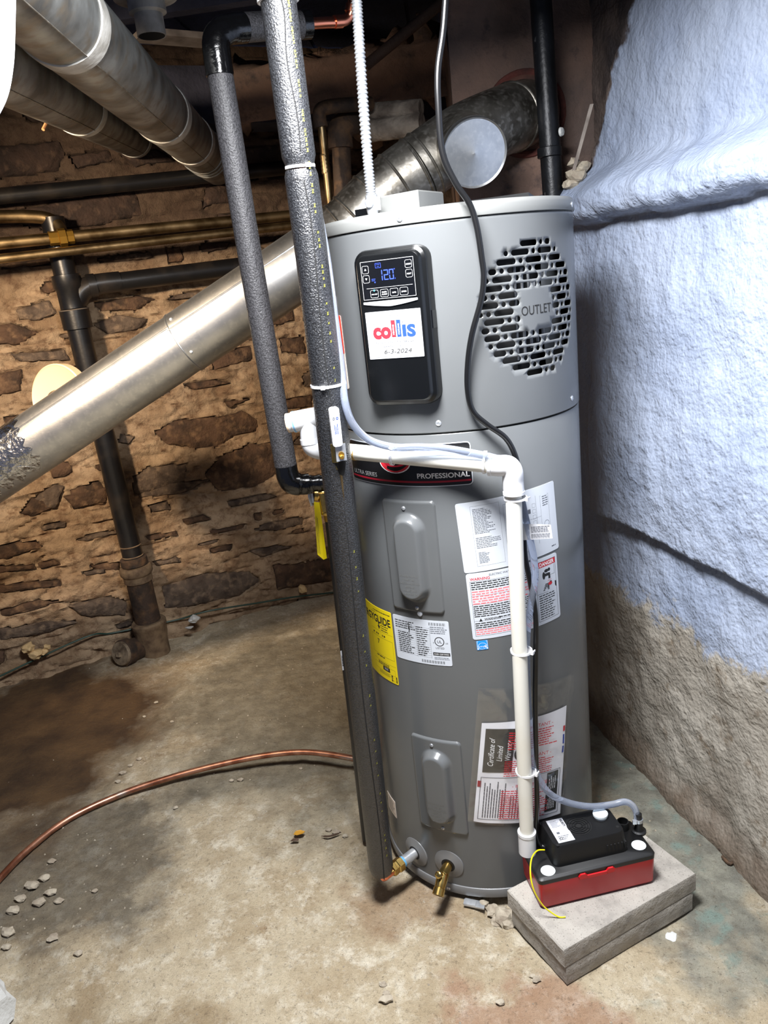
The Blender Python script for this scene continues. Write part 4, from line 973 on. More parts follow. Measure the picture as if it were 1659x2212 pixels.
# --- white condensate drain in PVC
CP = thing('condensate_pipe', 'white plastic condensate pipe crossing the heater front and dropping into the pump', 'pipe', atz(1139, 1838, .185))
PB = atz(1139, 1836, .187); PT = at(1108, 1040, -.335); PB = V3((PB.x, -.325, PB.z))
ELB = at(1106, 1008, -.337); HL = at(676, 968, -.235); HR = at(1078, 1006, -.335)
MB().tube([HL, HR], .0167, 24).build('horizontal_pipe', 'pvc', CP)
MB().tube(spline([at(1060, 1004.5, -.331), HR, at(1098, 1007, -.337), at(1107, 1020, -.337), PT, at(1110, 1062, -.335)], 6), .0212, 24).build('elbow', 'pvcw', CP)
for a, c in ((at(1060, 1004.5, -.331), (HR-HL)), (at(1110, 1064, -.335), (PB-PT))): MB().lathe([(.0205, -.004), (.0222, -.003), (.0222, .003), (.0205, .004)], a, c, 24).build('elbow_rim', 'pvcw', CP)
MB().tube([PT, PB], .0164, 24).build('vertical_pipe', 'pvc', CP)
MB().lathe([(.0165, 0), (.0205, .001), (.0205, .052), (.0215, .053), (.0215, .060), (.017, .061)], PB-V3((0, 0, .002)), PT-PB, 24).build('coupling', 'pvcw', CP)
MB().tube([at(1043, 1003, -.327), at(1050, 1003.5, -.328)], .0170, 20).build('cement_stain', 'glue', CP); MB().tube([at(765, 977, -.258), at(770, 977.5, -.26)], .0170, 20).build('cement_stain', 'glue', CP)
TE0, TE1 = at(622, 914, -.235), at(728, 893, -.235)
MB().tube([TE0, TE0.lerp(TE1, .12)], .0205, 24).tube([TE0.lerp(TE1, .1), TE1], .0225, 24).build('trap_cleanout', 'pvcw', CP); MB().tube([TE0.lerp(TE1, .12), TE0.lerp(TE1, .155)], .0229, 24).build('blue_primer_ring', mat('blue_primer', (130, 180, 215), .5), CP)
MB().lathe([(.021, -.003), (.021, .001), (.018, .0022), (0, .0022)], TE0, TE0-TE1, 24).build('end_cap', mat('tan_end_grain', (226, 200, 170), .6), CP)
MB().tube([at(668, 905, -.235), at(672, 950, -.235)], .0225, 24).tube([at(671, 946, -.235), at(673, 957, -.235)], .0235, 24).build('trap_leg', 'pvcw', CP)
MB().tube(spline([at(672, 945, -.235), at(675, 962, -.235), at(690, 970, -.236), at(716, 973, -.24)], 6), .0225, 24).build('trap_elbow', 'pvcw', CP)
# --- clear discharge hose
hose_px = [(629, -60, -.352), (634, 60, -.35), (648, 200, -.345), (664, 330, -.335), (684, 440, -.335), (706, 560, -.328), (722, 680, -.324), (738, 800, -.327), (745, 868, -.345), (762, 915, -.34), (797, 950, -.325), (850, 966, -.32), (905, 966, -.325), (960, 969, -.33), (1010, 977, -.335), (1062, 988, -.34),
 (1088, 1000, -.316), (1118, 1050, -.305), (1133, 1110, -.303), (1146, 1170, -.303), (1154, 1215, -.302), (1155, 1255, -.302), (1146, 1310, -.303), (1138, 1380, -.304), (1140, 1500, -.305), (1148, 1620, -.306), (1160, 1672, -.308), (1185, 1712, -.30), (1225, 1733, -.285), (1275, 1742, -.27), (1320, 1738, -.26), (1352, 1732, -.258), (1372, 1748, -.262), (1377, 1778, -.268)]
HOSE = MB().tube(spline([at(*p) for p in hose_px], 6), .0078, 14).build('clear_hose', 'vinyl')
tag(HOSE, 'milky clear hose from the pump up along the white pipe and the thick riser', 'hose')
# --- pump cord
cord_px = [(966, -60, -.31), (958, 60, -.315), (946, 150, -.32), (947, 230, -.32), (956, 330, -.315), (984, 395, -.31), (1014, 440, -.305), (1030, 490, -.304), (1041, 560, -.304), (1045, 600, -.304), (1039, 650, -.303), (1020, 720, -.302), (1011, 780, -.30), (1010, 840, -.299), (1021, 887, -.297), (1052, 917, -.296), (1092, 946, -.293), (1113, 985, -.292), (1122, 1030, -.29), (1129, 1090, -.288), (1131, 1130, -.288), (1134, 1200, -.295), (1146, 1262, -.299), (1157, 1330, -.301), (1157, 1420, -.304), (1156, 1520, -.306), (1158, 1640, -.308), (1160, 1740, -.31), (1158, 1795, -.31), (1168, 1825, -.315), (1186, 1832, -.325)]
CORD = thing('power_cord', 'black power cord looping over the heater front down to the pump', 'cord', at(*cord_px[-1]))
MB().tube(spline([at(*p) for p in cord_px], 6), .0058, 12).build('cable', 'cord', CORD)
ct = [at(1127, 1131, -.305), at(1190, 1134, -.325), at(1194, 1163, -.325), at(1128, 1167, -.305)]
n_ = V3((0, .0008, 0)); WT = MB().loft([ct, [p+n_ for p in ct]]).build('cord_tag', 'paper2', CORD, smooth=0, label='white warning tag folded round the cord')
q_ = Print(plane(ct[3]-V3((0, .001, 0)), ct[2]-ct[3], ct[0]-ct[3], (0, -1, 0)), .0006); q_.lines(.019, .016, .058, .030, 4, 'greyink', .35, 91, .15); q_.lines(.019, .004, .060, .014, 3, 'greyink', .35, 92, .1); q_.build(WT)
# --- flexible metal conduit
cpx = [at(768, -40, -.20), at(774, 60, -.19), at(783, 200, -.18), at(794, 340, -.165), at(803, 435, -.155)]
cpts = spline(cpx, 60); crad = [.0108 if (i % 4) in (0, 1) else .0090 for i in range(len(cpts))]
CON = thing('flexible_conduit', 'ribbed silver metal conduit dropping to the heater lid', 'conduit', cpx[-1])
MB().tube(cpts, crad, 14).build('armour', 'chrome', CON)
cb = cpx[-1]; MB().tube([cb+V3((0, 0, .012)), cb-V3((0, 0, .016)), V3((cb.x, cb.y, ZT+.006))], [.0125, .0125, .011], 14).build('connector', 'chrome', CON)
MB().lathe([(.009, 0), (.009, .004), (.006, .006), (0, .006)], cb+V3((-.004, -.012, -.004)), (-.3, -1, .1), 16).box(cb+V3((.014, -.006, -.006)), (.008, .01, .026)).build('clamp_screw', 'chrome', CON)
# --- cable ties
tie(on(FP, tj), FP[30]-FP[20], FR*.86, 'white cable tie cinching the joint in the thick foam riser', 40)
t_ = near(FP, 706, 832); tie(on(FP, t_), FP[30]-FP[20], FR+.0015, 'white cable tie on the thick riser just above the lever', -5)
tie(on(FP, near(FP, 598, 0)), FP[60]-FP[50], FR+.004, 'white cable tie at the very top of the thick riser', 25)
ax = HR-HL
c_ = lambda x, y: HL+ax*(((at(x, y, -.29)-HL).dot(ax))/ax.length_squared)
tie(c_(846, 980)+V3((0, 0, .002)), ax, .0215, 'white cable tie around pipe and hose, left on the horizontal run', -60)
tie(c_(1056, 1000)+V3((0, 0, .002)), ax, .0200, 'white cable tie sticking up beside the white pipe elbow', -78)
av = PT-PB
for y, lb, hd in ((1075, 'white cable tie on the upright white pipe just below its elbow', 60), (1408, 'white cable tie with upturned head halfway up the upright pipe', 62), (1672, 'white cable tie low on the upright pipe where the hose leaves', 62)):
    k = (at(1125, y, -.33).z-PB.z)/(PT.z-PB.z); tie(PB+av*k+V3((.004, .006, 0)), av, .0225, lb, hd)

# ================================================================== CONDENSATE PUMP ON PAVERS
def slab(c4, z0, z1, label, seed):
    c = [V3((x, y, 0)) for x, y in c4]; cen_ = sum(c, V3())/4; n = 14; b = MB()
    def P(a, d, z): return c[0].lerp(c[1], a).lerp(c[3].lerp(c[2], a), d)+V3((0, 0, z))
    rings = []
    def loop(k, z):
        out = []
        for (i, j) in ((0, 1), (1, 2), (2, 3), (3, 0)):
            for q in range(n):
                p = c[i].lerp(c[j], q/n); p = cen_+(p-cen_)*k; nn = noise.noise(V3((p.x*40, p.y*40, z*60+seed))); out.append(V3((p.x+nn*.0012, p.y+nn*.0012, z)))
        return out
    rings = [loop(.985, z0), loop(1, z0+.003), loop(1.0, (z0+z1)/2), loop(1, z1-.003), loop(.988, z1)]
    o = b.loft(rings).build('concrete_paver', 'paver', smooth=25); return tag(o, label, 'paver', 'stacked pavers')
def rect4(f, l, r, w_):
    f, l, r = V3((*f, 0)), V3((*l, 0)), V3((*r, 0)); e = (r-f); s_ = (l-f); s_ = s_-e*(s_.dot(e)/e.length_squared); s_ = s_.normalized()*w_
    return [tuple((p).to_2d()) for p in (f, r, r+s_, f+s_)]
slab(rect4((.138, -.521), (.035, -.364), (.461, -.322), .196), 0.0, .0495, 'lower grey concrete paver of the two, resting on the floor', 1)
slab(rect4((.135, -.523), (.031, -.334), (.471, -.315), .205), .0500, .0998, 'upper grey concrete paver, carrying the red pump', 5)
F = V3((.099, -.416, 0)); UU = (V3((.374, -.342, 0))-F).normalized(); VVv = V3((-UU.y, UU.x, 0)); PLn, PWd = .283, .122
pu = lambda u, v, z=0: F+UU*u+VVv*v+V3((0, 0, z))
PUMP = thing('condensate_pump', 'red condensate pump with black motor cover on stacked pavers', 'pump', pu(PLn/2, PWd/2, .0998))
def prect(u0, u1, v0, v1, r, z): return [pu((u0+u1)/2+x, (v0+v1)/2+y, z) for x, y in rrect(u1-u0, v1-v0, r, 4)]
MB().loft([prect(.004, PLn-.004, .004, PWd-.004, .010, .1050), prect(.002, PLn-.002, .002, PWd-.002, .010, .108), prect(0, PLn, 0, PWd, .010, .172)]).build('reservoir', 'pumpred', PUMP)
for u in (.03, PLn-.03):
    for v in (.02, PWd-.02): MB().lathe([(.007, .0998), (.007, .1065)], pu(u, v), (0, 0, 1), 12).build('foot', 'pumpred', PUMP)
MB().loft([prect(-.0005, PLn+.0005, -.0005, PWd+.0005, .011, .172), prect(-.001, PLn+.001, -.001, PWd+.001, .011, .1825), prect(.003, PLn-.003, .003, PWd-.003, .010, .186)]).build('deck', 'pumpblack', PUMP)
clp = MB()
for u in (.103, .170): clp.loft([[pu(u+x, -.0015, .166+y) for x, y in ((-.009, 0), (.009, 0), (.011, .008), (.006, .014), (-.006, .014), (-.011, .008))], [pu(u+x, -.005, .166+y) for x, y in ((-.008, .001), (.008, .001), (.010, .008), (.005, .013), (-.005, .013), (-.010, .008))]])
clp.loft([[pu(.103+x, -.001, .164+y) for x, y in ((0, 0), (.067, 0), (.067, .009), (0, .009))], [pu(.103+x, -.004, .165+y) for x, y in ((0, 0), (.067, 0), (.067, .007), (0, .007))]])
clp.build('latch', 'pumpred', PUMP, smooth=20)
MC0, MC1, MV0, MV1, MZ = .046, .232, .028, .128, .237
mc = MB().loft([prect(MC0, MC1, MV0-.004, MV1, .016, .184), prect(MC0+.001, MC1-.001, MV0-.003, MV1, .016, .190), prect(MC0+.006, MC1-.006, MV0+.003, MV1-.002, .018, MZ-.003), prect(MC0+.008, MC1-.008, MV0+.005, MV1-.004, .017, MZ)]).build('motor_cover', 'pumpblack', PUMP)
MB().box(pu(.13, .126, .2), (.15, .018, .05), Matrix.Rotation(math.atan2(UU.y, UU.x), 3, 'Z')).build('rear_housing', 'pumpblack', PUMP, smooth=0)
pt = plane(pu(0, 0, MZ), UU, VVv, (0, 0, 1))
lm_ = lambda u, v, h=0: pt(.066+u, .040+v, h)
S = sheet(lm_, .040, .078, .0008, .001).build('pump_label', 'paper2', PUMP); q_ = Print(lm_, .0012); q_.text('ASURITY', .0315, .074, .0085, 'dkink', rot=-90, fit=.026, bold=.03); q_.lines(.006, .050, .028, .074, 8, 'greyink', .3, 101, .4); q_.lines(.006, .006, .034, .022, 3, 'greyink', .3, 102, .6); q_.ell(.011, .012, .004, .004, 'dkink', hole=.75, n=12); q_.rect(.008, .028, .015, .034, 'greyink'); q_.build(S)
fg = MB(); fcx, fcy = .132, .080
for r in (.0275, .0215, .0155, .0095): fg.lathe([(r-.0017, 0), (r-.0017, .0022), (r+.0004, .0022), (r+.0004, 0)], pt(fcx, fcy, 0), (0, 0, 1), 32)
for k in range(8):
    a = math.pi*k/4; fg.box(pt(fcx+.0165*math.cos(a), fcy+.0165*math.sin(a), .0009), (.024, .0016, .0012), Matrix.Rotation(a+.35+math.atan2(UU.y, UU.x), 3, 'Z'))
FGo = MB().lathe([(.030, 0), (.030, .0004), (0, .0004)], pt(fcx, fcy, 0), (0, 0, 1), 32).build('vent_recess', 'blackm', PUMP); fg.build('vent_grille', 'pumpblack', FGo, smooth=30)
def capo(c, r=.0165, h=.009): return MB().lathe([(r*.86, -.001), (r*.88, h*.45), (r, h*.5), (r, h-.001), (r-.002, h), (0, h)], c, (0, 0, 1), 32).build('white_cap', 'cap', PUMP)
capo(pt(.193, .093, 0), .0175, .012); capo(pu(.030, .022, .1855), .0165, .0025); capo(pu(PLn-.024, .034, .1855), .0165, .0025)
for u, v in ((.062, .036), (.062, .118), (.215, .050)): MB().lathe([(.004, 0), (.004, .0006), (0, .0006)], pt(u, v, 0), (0, 0, 1), 12).build('screw_recess', 'blackm', PUMP)
for k in range(6): MB().box(pu(.178+k*.009, .0275, .204), (.003, .004, .018), Matrix.Rotation(math.atan2(UU.y, UU.x), 3, 'Z')).build('vent_slot', 'blackm', mc, smooth=0)
bo = at(1380, 1795, -.268); bo = V3((bo.x, bo.y, 0))
MB().lathe([(.017, .184), (.017, .189), (.012, .191), (.0095, .196), (.0095, .212), (.0075, .214), (.0075, .235), (0, .236)], bo, (0, 0, 1), 20).build('outlet_barb', 'pumpblack', PUMP)
MB().lathe([(.0085, .2135), (.0102, .2135), (.0102, .2215), (.0085, .2215)], bo, (0, 0, 1), 20).box(bo+V3((-.011, -.006, .2175)), (.009, .008, .0085)).build('hose_clamp', 'chrome', PUMP)
MB().lathe([(.014, .186), (.014, .206), (.0115, .206), (.011, .190), (0, .190)], pu(.252, .098), (0, 0, 1), 24).build('spare_inlet', 'pumpblack', PUMP)
yw = [at(1176, 1836, -.355), at(1160, 1838, -.37), at(1148, 1856, -.40), at(1146, 1890, -.428), at(1154, 1925, -.440), at(1172, 1955, -.438), at(1192, 1972, -.436), at(1208, 1983, -.436), at(1222, 1989, -.436)]
for p in yw:
    if p.z < .103: p.z = .103
YW = MB().tube(spline(yw, 6), .0017, 8).build('alarm_wire', 'yellowwire', PUMP, label='loose yellow wire')

# ================================================================== FLUE
fx = [at(-260, 1180, .235), at(0, 1007, .28), at(400, 739, .35), at(600, 606, .385), at(722, 524, .403)]
ex = [fx[-1], at(762, 490, .41), at(806, 445, .42), at(862, 397, .435), at(905, 366, .445)]
tx = [ex[-1], at(955, 330, .46), at(1005, 298, .475), at(1075, 266, .53), at(1120, 250, .60), V3((HOLE.x, HOLE.y+.02, HOLE.z)), V3((HOLE.x+.004, HOLE.y+.2, HOLE.z+.004))]
FLUE = thing('flue_pipe', 'big galvanised flue pipe climbing diagonally behind the heater into the chimney', 'flue pipe', fx[0])
FRR = .0885
sA = spline([fx[0], fx[1], fx[2]], 8); MB().tube(sA, [FRR]*(len(sA)-1)+[FRR*.985], 64).build('pipe_section', 'galv', FLUE)
sB = [fx[2]+(fx[3]-fx[2])*-.02]+spline([fx[2], fx[3], fx[4]], 8)[1:]; MB().tube(sB, [FRR*1.018]+[FRR*1.012]*(len(sB)-2)+[FRR*1.0], 64).build('pipe_section', 'galv', FLUE)
def side(path, ang, r, n=30, a=0, c=1):
    out = []
    for i in range(n+1): out.append(along(path, lerp(a, c, i/n), ang, r)[0])
    return out
MB().tube(side(sA, -40, FRR+.0004), .0022, 6).tube(side(sB, -34, FRR*1.012+.0004), .0022, 6).build('lock_seam', 'galv', FLUE)
for t in (.30,): pass
def bead(path, t, r, w_=.004, h_=.003, m='galvold', nm='bead'):
    p = on(path, t); T = (on(path, min(1, t+.02))-on(path, max(0, t-.02))).normalized()
    return MB().lathe([(r-.002, -w_), (r+h_*.6, -w_*.6), (r+h_, 0), (r+h_*.6, w_*.6), (r-.002, w_)], p, T, 64).build(nm, m, FLUE)
bead(sA, 1, FRR*1.005, .003, .0025, 'galv')
for a in (-52, 20):
    p, T, d = along(sB, .02, a, FRR*1.014); MB().lathe([(.005, -.001), (.005, .002), (.002, .004), (0, .004)], p+T*.012, d, 6).build('sheet_metal_screw', 'chrome', FLUE, smooth=0)
sE = spline(ex, 8); MB().tube(sE, FRR*1.004, 64).build('adjustable_elbow', 'galvold', FLUE)
for t in (.02, .16, .30, .52, .74, .97): bead(sE, t, FRR*1.006, .005, .004)
el, T_, d_ = along(sE, .12, 36, FRR*1.0)
nn_ = T_.cross(d_); pc = []
for i in range(7):
    for j in range(5):
        a = math.radians(22+6*i); p = on(sE, .155+.03*j) ; Tq = (on(sE, .3)-on(sE, .1)).normalized(); f = (CAM-p); X = (f-Tq*f.dot(Tq)).normalized(); Y = Tq.cross(X); pc.append(p+(X*math.cos(a)+Y*math.sin(a))*(FRR*1.004+.0012))
MB().add(pc, [(i*5+j, i*5+j+1, (i+1)*5+j+1, (i+1)*5+j) for i in range(6) for j in range(4)]).build('manila_label', mat('manila_label', (196, 150, 110), .6), FLUE)
sT = spline(tx, 6); MB().tube(sT, FRR*1.0, 64).build('tee_section', 'galvold', FLUE)
bead(sT, .06, FRR, .005, .004); bead(sT, .60, FRR, .005, .004)
cc = at(1026, 331, .325); tc_ = at(990, 306, .47)
MB().tube([tc_, cc], FRR*.94, 56, False).build('tee_branch', 'galvold', FLUE)
MB().lathe([(FRR*.945, -.024), (FRR*.962, -.022), (FRR*.965, .001), (FRR*.95, .003), (FRR*.90, -.001), (.012, -.0005), (.004, .001), (0, .0015)], cc, (cc-tc_), 64).build('tee_cap', 'galv', FLUE)
MB().lathe([(FRR*1.0, -.01), (FRR*1.13, -.006), (FRR*1.13, .004), (FRR*1.0, .008)], on(sT, .8), on(sT, .85)-on(sT, .75), 56).build('collar_ring', mat('rusty_collar', (96, 62, 52), .7, .4, var=((60, 40, 36), 30, .4, .7)), FLUE)
# draft regulator behind the pipe
dc = at(128, 862, .50); da = V3((-.28, -.93, .12)).normalized(); ta_ = on(sA, near(sA, 150, 905))
MB().tube([ta_+V3((0, .03, 0)), dc+da*.01], .03, 40, False).build('regulator_neck', 'galvold', FLUE)
MB().lathe([(0, -.03), (.106, -.03), (.110, -.028), (.110, .003), (.106, .006), (.101, .002), (.01, .004), (0, .004)], dc, da, 56).build('draft_regulator', 'disc', FLUE, label='round beige draft regulator disc')
# foil tape crumpled round the lower pipe
tA, tB = near(sA, 20, 990), near(sA, 85, 950); vs = []; nS, nL = 60, 14
for j in range(nL+1):
    t = lerp(tA-.06, tB, j/nL)
    for i in range(nS+1):
        a = lerp(-150, 42+10*math.sin(j*1.7), i/nS); p, T, d = along(sA, t+.006*math.sin(i*.9), a, FRR+.0014+.0016*abs(noise.noise(V3((i*.5, j*.7, 3))))); vs.append(p)
MB().add(vs, [(j*(nS+1)+i, j*(nS+1)+i+1, (j+1)*(nS+1)+i+1, (j+1)*(nS+1)+i) for j in range(nL) for i in range(nS)]).build('foil_tape', 'foil', FLUE, smooth=25)

# the furnace the flue rises from, standing just left of the picture
fe = fx[0]; FU = thing('furnace', 'grey sheet metal furnace cabinet that the big flue pipe rises from', 'furnace', (-2.15, .1, 0))
MB().box((-2.16, -.24, .49), (.66, 1.26, .94)).build('cabinet', 'galvduct', FU, smooth=0); MB().box((-2.16, -.876, .5), (.60, .012, .84)).build('front_panel', 'steel', FU, smooth=0)
MB().box((-2.16, -.24, .012), (.62, 1.2, .024)).build('plinth', 'blackm', FU, smooth=0)
MB().tube(spline([fe+(fe-fx[1]).normalized()*-.03, fe+(fe-fx[1]).normalized()*.10, V3((fe.x-.2, fe.y-.01, fe.z-.10)), V3((fe.x-.22, fe.y-.01, .93))], 6), FRR*1.02, 40).build('flue_elbow', 'galvold', FU)

# ================================================================== ROUND DUCTS
def duct(p0, p1, r, bands, label, ext0=.5, ext1=.3):
    d = (p1-p0); a, c = p0-d.normalized()*ext0, p1+d.normalized()*ext1
    o = thing('round_duct', label, 'duct', a, 'round ceiling ducts')
    cuts = [0]+[(((atd(x, y, D)-a).dot(c-a))/(c-a).length_squared) for x, y, D in bands]+[1]
    for i in range(len(cuts)-1):
        q0, q1 = a.lerp(c, cuts[i]), a.lerp(c, cuts[i+1]); MB().tube([q0, q1], [r, r*.985], 48, False).build('duct_section', 'galvduct', o)
    for t in cuts[1:-1]:
        q = a.lerp(c, t); MB().lathe([(r-.001, -.028), (r+.0015, -.027), (r+.0022, 0), (r+.0015, .027), (r-.001, .028)], q, d, 48).build('tape_band', 'taped', o)
    sm_ = []
    for i in range(2):
        p = a.lerp(c, i); f = V3((.5, -.6, -.7)); T = d.normalized(); X = (f-T*f.dot(T)).normalized(); sm_.append(p+X*(r+.0002))
    MB().tube(sm_, .0012, 6).build('lock_seam', 'galvold', o)
    return o, a, c
DA = duct(atd(150, 60, 1.40), atd(440, 330, 2.9), .080, [(135, 45, 1.35), (322, 205, 2.15), (395, 280, 2.6)], 'nearer round galvanised duct with silver tape bands, upper left', .5, .35)
bx_ = DA[2]; bdd = (DA[2]-DA[1]).normalized()
for k in (.30, .36, .42): MB().lathe([(.079, -.003), (.0835, 0), (.079, .003)], bx_-bdd*k, bdd, 48).build('crimp_ring', 'galvduct', DA[0])
DB = duct(atd(60, 170, 1.65), atd(290, 300, 3.1), .072, [(165, 238, 2.12), (290, 303, 3.05)], 'farther round galvanised duct, lower and behind the near one', .4, .0)
wk = MB().tube(spline([atd(93, 280, 1.95), atd(108, 250, 1.97), atd(124, 222, 1.98), atd(130, 216, 2.0), atd(138, 230, 2.0), atd(128, 226, 1.98)], 5), .0042, 8).build('bent_hanger_wire', mat('tan_wire', (170, 120, 80), .6)); tag(wk, 'bent tan hanger wire hooked on the far duct', 'wire')
cl_ = at(320, 30, .22)
CC = thing('sheet_metal_collar', 'short round sheet metal collar under the ceiling by the duct', 'duct collar', cl_)
MB().lathe([(.034, -.045), (.034, .0), (.044, .004), (.044, .03), (.075, .034), (.075, .16), (0, .16)], V3((cl_.x, cl_.y, cl_.z-.002)), (0, 0, 1), 36).build('collar', 'taped', CC)
MB().lathe([(.031, -.0455), (.031, -.03), (0, -.03)], V3((cl_.x, cl_.y, cl_.z-.002)), (0, 0, 1), 24).build('socket', 'blackm', CC)
ws0, ws1 = at(300, 92, .7), at(450, 72, .85)
ls = MB().box((ws0+ws1)/2, ((ws1-ws0).length, .09, .018), Matrix.Rotation(math.atan2(ws1.y-ws0.y, ws1.x-ws0.x), 3, 'Z')).build('lath_strip', 'wood', smooth=0); tag(ls, 'pale wooden lath strip under the dark ceiling', 'wood strip')
wp = MB().tube(spline([at(6, -140, -.8), at(4, 60, -.8), at(0, 140, -.8), at(-14, 205, -.8), at(-50, 270, -.8)], 6), .0150, 20).build('white_pipe', 'white'); tag(wp, 'smooth white plastic pipe at the left edge by the duct', 'pipe')

# ================================================================== PIPES ON THE STONE WALL
def wl(x, y, off): s, z = bwall(x, y, off); return bw_p(s, z, off)
c1 = thing('copper_pipe', 'upper tarnished copper pipe with a union, along the stone wall', 'pipe', wl(0, 526, .17), 'copper pipes on the stone wall')
a, c = wl(-60, 532, .17), wl(800, 448.4, .17); MB().tube([a, c], .0215, 20).build('pipe', 'oldcopper', c1)
u_ = wl(135, 513, .17); MB().lathe([(.0215, -.05), (.026, -.048), (.026, -.015), (.033, -.013), (.033, .013), (.026, .015), (.026, .04), (.0215, .042)], u_, c-a, 8).build('union', 'brassdull', c1, smooth=20)
br = MB().tube(spline([u_+V3((0, .01, .0)), wl(118, 480, .12), wl(70, 468, .11), wl(-60, 470, .11)], 5), .024, 16).build('branch', 'oldcopper', c1)
c2 = MB().tube([wl(-60, 566, .20), wl(800, 468, .20)], .0170, 20).build('copper_pipe', 'oldcopper'); tag(c2, 'lower thinner tarnished copper pipe along the stone wall', 'pipe', 'copper pipes on the stone wall')
c3 = MB().tube([wl(-60, 430, .09)]+spline([wl(540, 370, .09), wl(590, 365, .09), wl(620, 362, .075), wl(632, 361, .03), wl(634, 361, -.05)], 5), .030, 20).build('iron_pipe', 'abs'); tag(c3, 'black iron pipe running level high on the stone wall', 'pipe')
# drain stack
sO = .10
ST0, ST1 = wl(112, 470, sO), wl(325, 1360, sO); ST1 = V3((ST1.x, ST1.y, ST1.z)); STK_ = thing('drain_stack', 'black plastic drain stack with side branch dropping into a rusty iron hub', 'drain pipe', ST1)
pt_ = lambda y: ST0.lerp(ST1, max(0, min(1, (wl(112+(325-112)*(y-470)/890, y, sO).z-ST0.z)/(ST1.z-ST0.z))))
MB().tube([ST0, pt_(1215)], .0445, 32).build('stack_pipe', 'abs', STK_)
ax_ = ST1-ST0
MB().lathe([(.045, -.03), (.055, -.028), (.056, .02), (.049, .03), (.049, .10), (.057, .105), (.057, .18), (.045, .182)], pt_(610), ax_, 32).build('wye_fitting', 'abs', STK_)
MB().tube([pt_(668), pt_(670)], .0585, 32).build('wye_rim', mat('grey_cement_line', (96, 86, 76), .8), STK_)
b0 = pt_(668); MB().tube(spline([b0, wl(168, 645, sO-.0), wl(180, 627, sO), wl(205, 615, sO), wl(260, 608, sO)], 6), .040, 28).build('wye_branch', 'abs', STK_)
MB().tube([wl(196, 617, sO), wl(780, 542, sO)], .037, 28).build('branch_pipe', 'abs', STK_); MB().tube([wl(190, 618, sO), wl(207, 615.5, sO)], .045, 28).build('branch_collar', 'abs', STK_)
for y in (1178, 1200):
    MB().lathe([(.0445, -.003), (.0475, 0), (.0445, .003)], pt_(y), ax_, 32).build('wire_ring', 'castdust', STK_)
MB().lathe([(.05, -.005), (.058, .0), (.058, .03), (.05, .03)], pt_(1205), ax_, 32).build('hub_neck', 'cast', STK_)
MB().lathe([(.05, -.012), (.066, -.010), (.071, .0), (.071, .022), (.066, .030), (.062, .034), (.062, .062), (.056, .066), (.052, .07)], pt_(1226), ax_, 36).build('upper_hub', 'castdust', STK_)
MB().tube([pt_(1250), pt_(1352)], .0555, 32).build('iron_pipe_section', 'cast', STK_)
zc = pt_(1345); MB().lathe([(.056, -.012), (.070, -.012), (.077, -.004), (.077, .012), (.073, .018), (.073, .05), (.066, .085), (.066, .16), (0, .16)], zc, ax_, 36).build('lower_hub', 'castdust', STK_)
co = atz(262, 1412, .055); cb_ = V3((ST1.x+.0, ST1.y, .05)); cd_ = (V3((-.35, -.86, .22))).normalized()
cob = co-cd_*.10
CLN = thing('cleanout_fitting', 'rusty iron cleanout with a square-headed plug at the foot of the drain', 'cleanout', (co.x, co.y, 0))
MB().lathe([(.052, -.12), (.052, -.045), (.060, -.042), (.060, -.008), (.054, -.004)], co, cd_, 32).build('hub', 'cast', CLN); 
PLG = MB().lathe([(.054, -.012), (.054, .002), (.050, .008), (0, .009)], co, cd_, 32).build('plug', 'hub', CLN)
Xc = cd_.cross(V3((0, 0, 1))).normalized(); Yc = Xc.cross(cd_); MB().box(co+cd_*.014, (.020, .020, .016), Matrix((Xc, Yc, cd_)).transposed()).build('square_lug', 'hub', PLG, smooth=0)
gw = MB().tube(spline([wl(-20, 1470, .04)*1, wl(180, 1378, .04), wl(240, 1368, .012), wl(330, 1350, .012), wl(390, 1337, .02), wl(450, 1320, .06), wl(560, 1302, .05), wl(640, 1289, .05), wl(740, 1278, .05)], 6), .0042, 8).build('green_wire', 'greenwire'); tag(gw, 'dark green wire along the foot of the stone wall', 'wire')
# copper tube across the floor
cu = [(-60, 1965, .014), (0, 1897, .013), (60, 1836, .013), (150, 1768, .015), (260, 1716, .020), (360, 1682, .030), (460, 1655, .042), (560, 1634, .052), (640, 1625, .060), (700, 1628, .062), (770, 1640, .060), (850, 1656, .052), (930, 1668, .04)]
ct_ = MB().tube(spline([atz(x, y, z) for x, y, z in cu], 6), .0098, 14).build('copper_tube', 'copper'); tag(ct_, 'bent copper tube arching across the floor toward the heater', 'tube')
# small pipes behind the flue
oc = thing('old_copper_riser', 'short upright copper riser behind the heater, left of the conduit', 'pipe', at(714, 450, .75))
MB().tube([at(692, 250, .75), at(716, 470, .75)], .0122, 14).build('pipe', 'oldcopper', oc); MB().lathe([(.013, -.0275)]+[(.0125+.0012*(i % 2), -.0275+.0055*i) for i in range(11)]+[(.012, .029)], at(702, 355, .75), (0, 0, 1), 14).build('threaded_end', 'oldcopper', oc)
MB().tube(spline([at(694, 275, .75), at(690, 245, .75), at(705, 232, .76), at(760, 226, .8), at(800, 224, .85)], 5), .021, 16).build('iron_elbow', 'cast', oc)
di = thing('iron_riser', 'dark iron riser with an elbow behind the heater, right of the copper riser', 'pipe', at(742, 460, .85))
MB().tube([at(736, 300, .85), at(744, 480, .85)], .030, 20).build('pipe', 'cast', di); MB().tube(spline([at(736, 320, .85), at(735, 285, .85), at(745, 270, .86), at(770, 262, .9)], 5), .040, 20).build('elbow', 'cast', di)
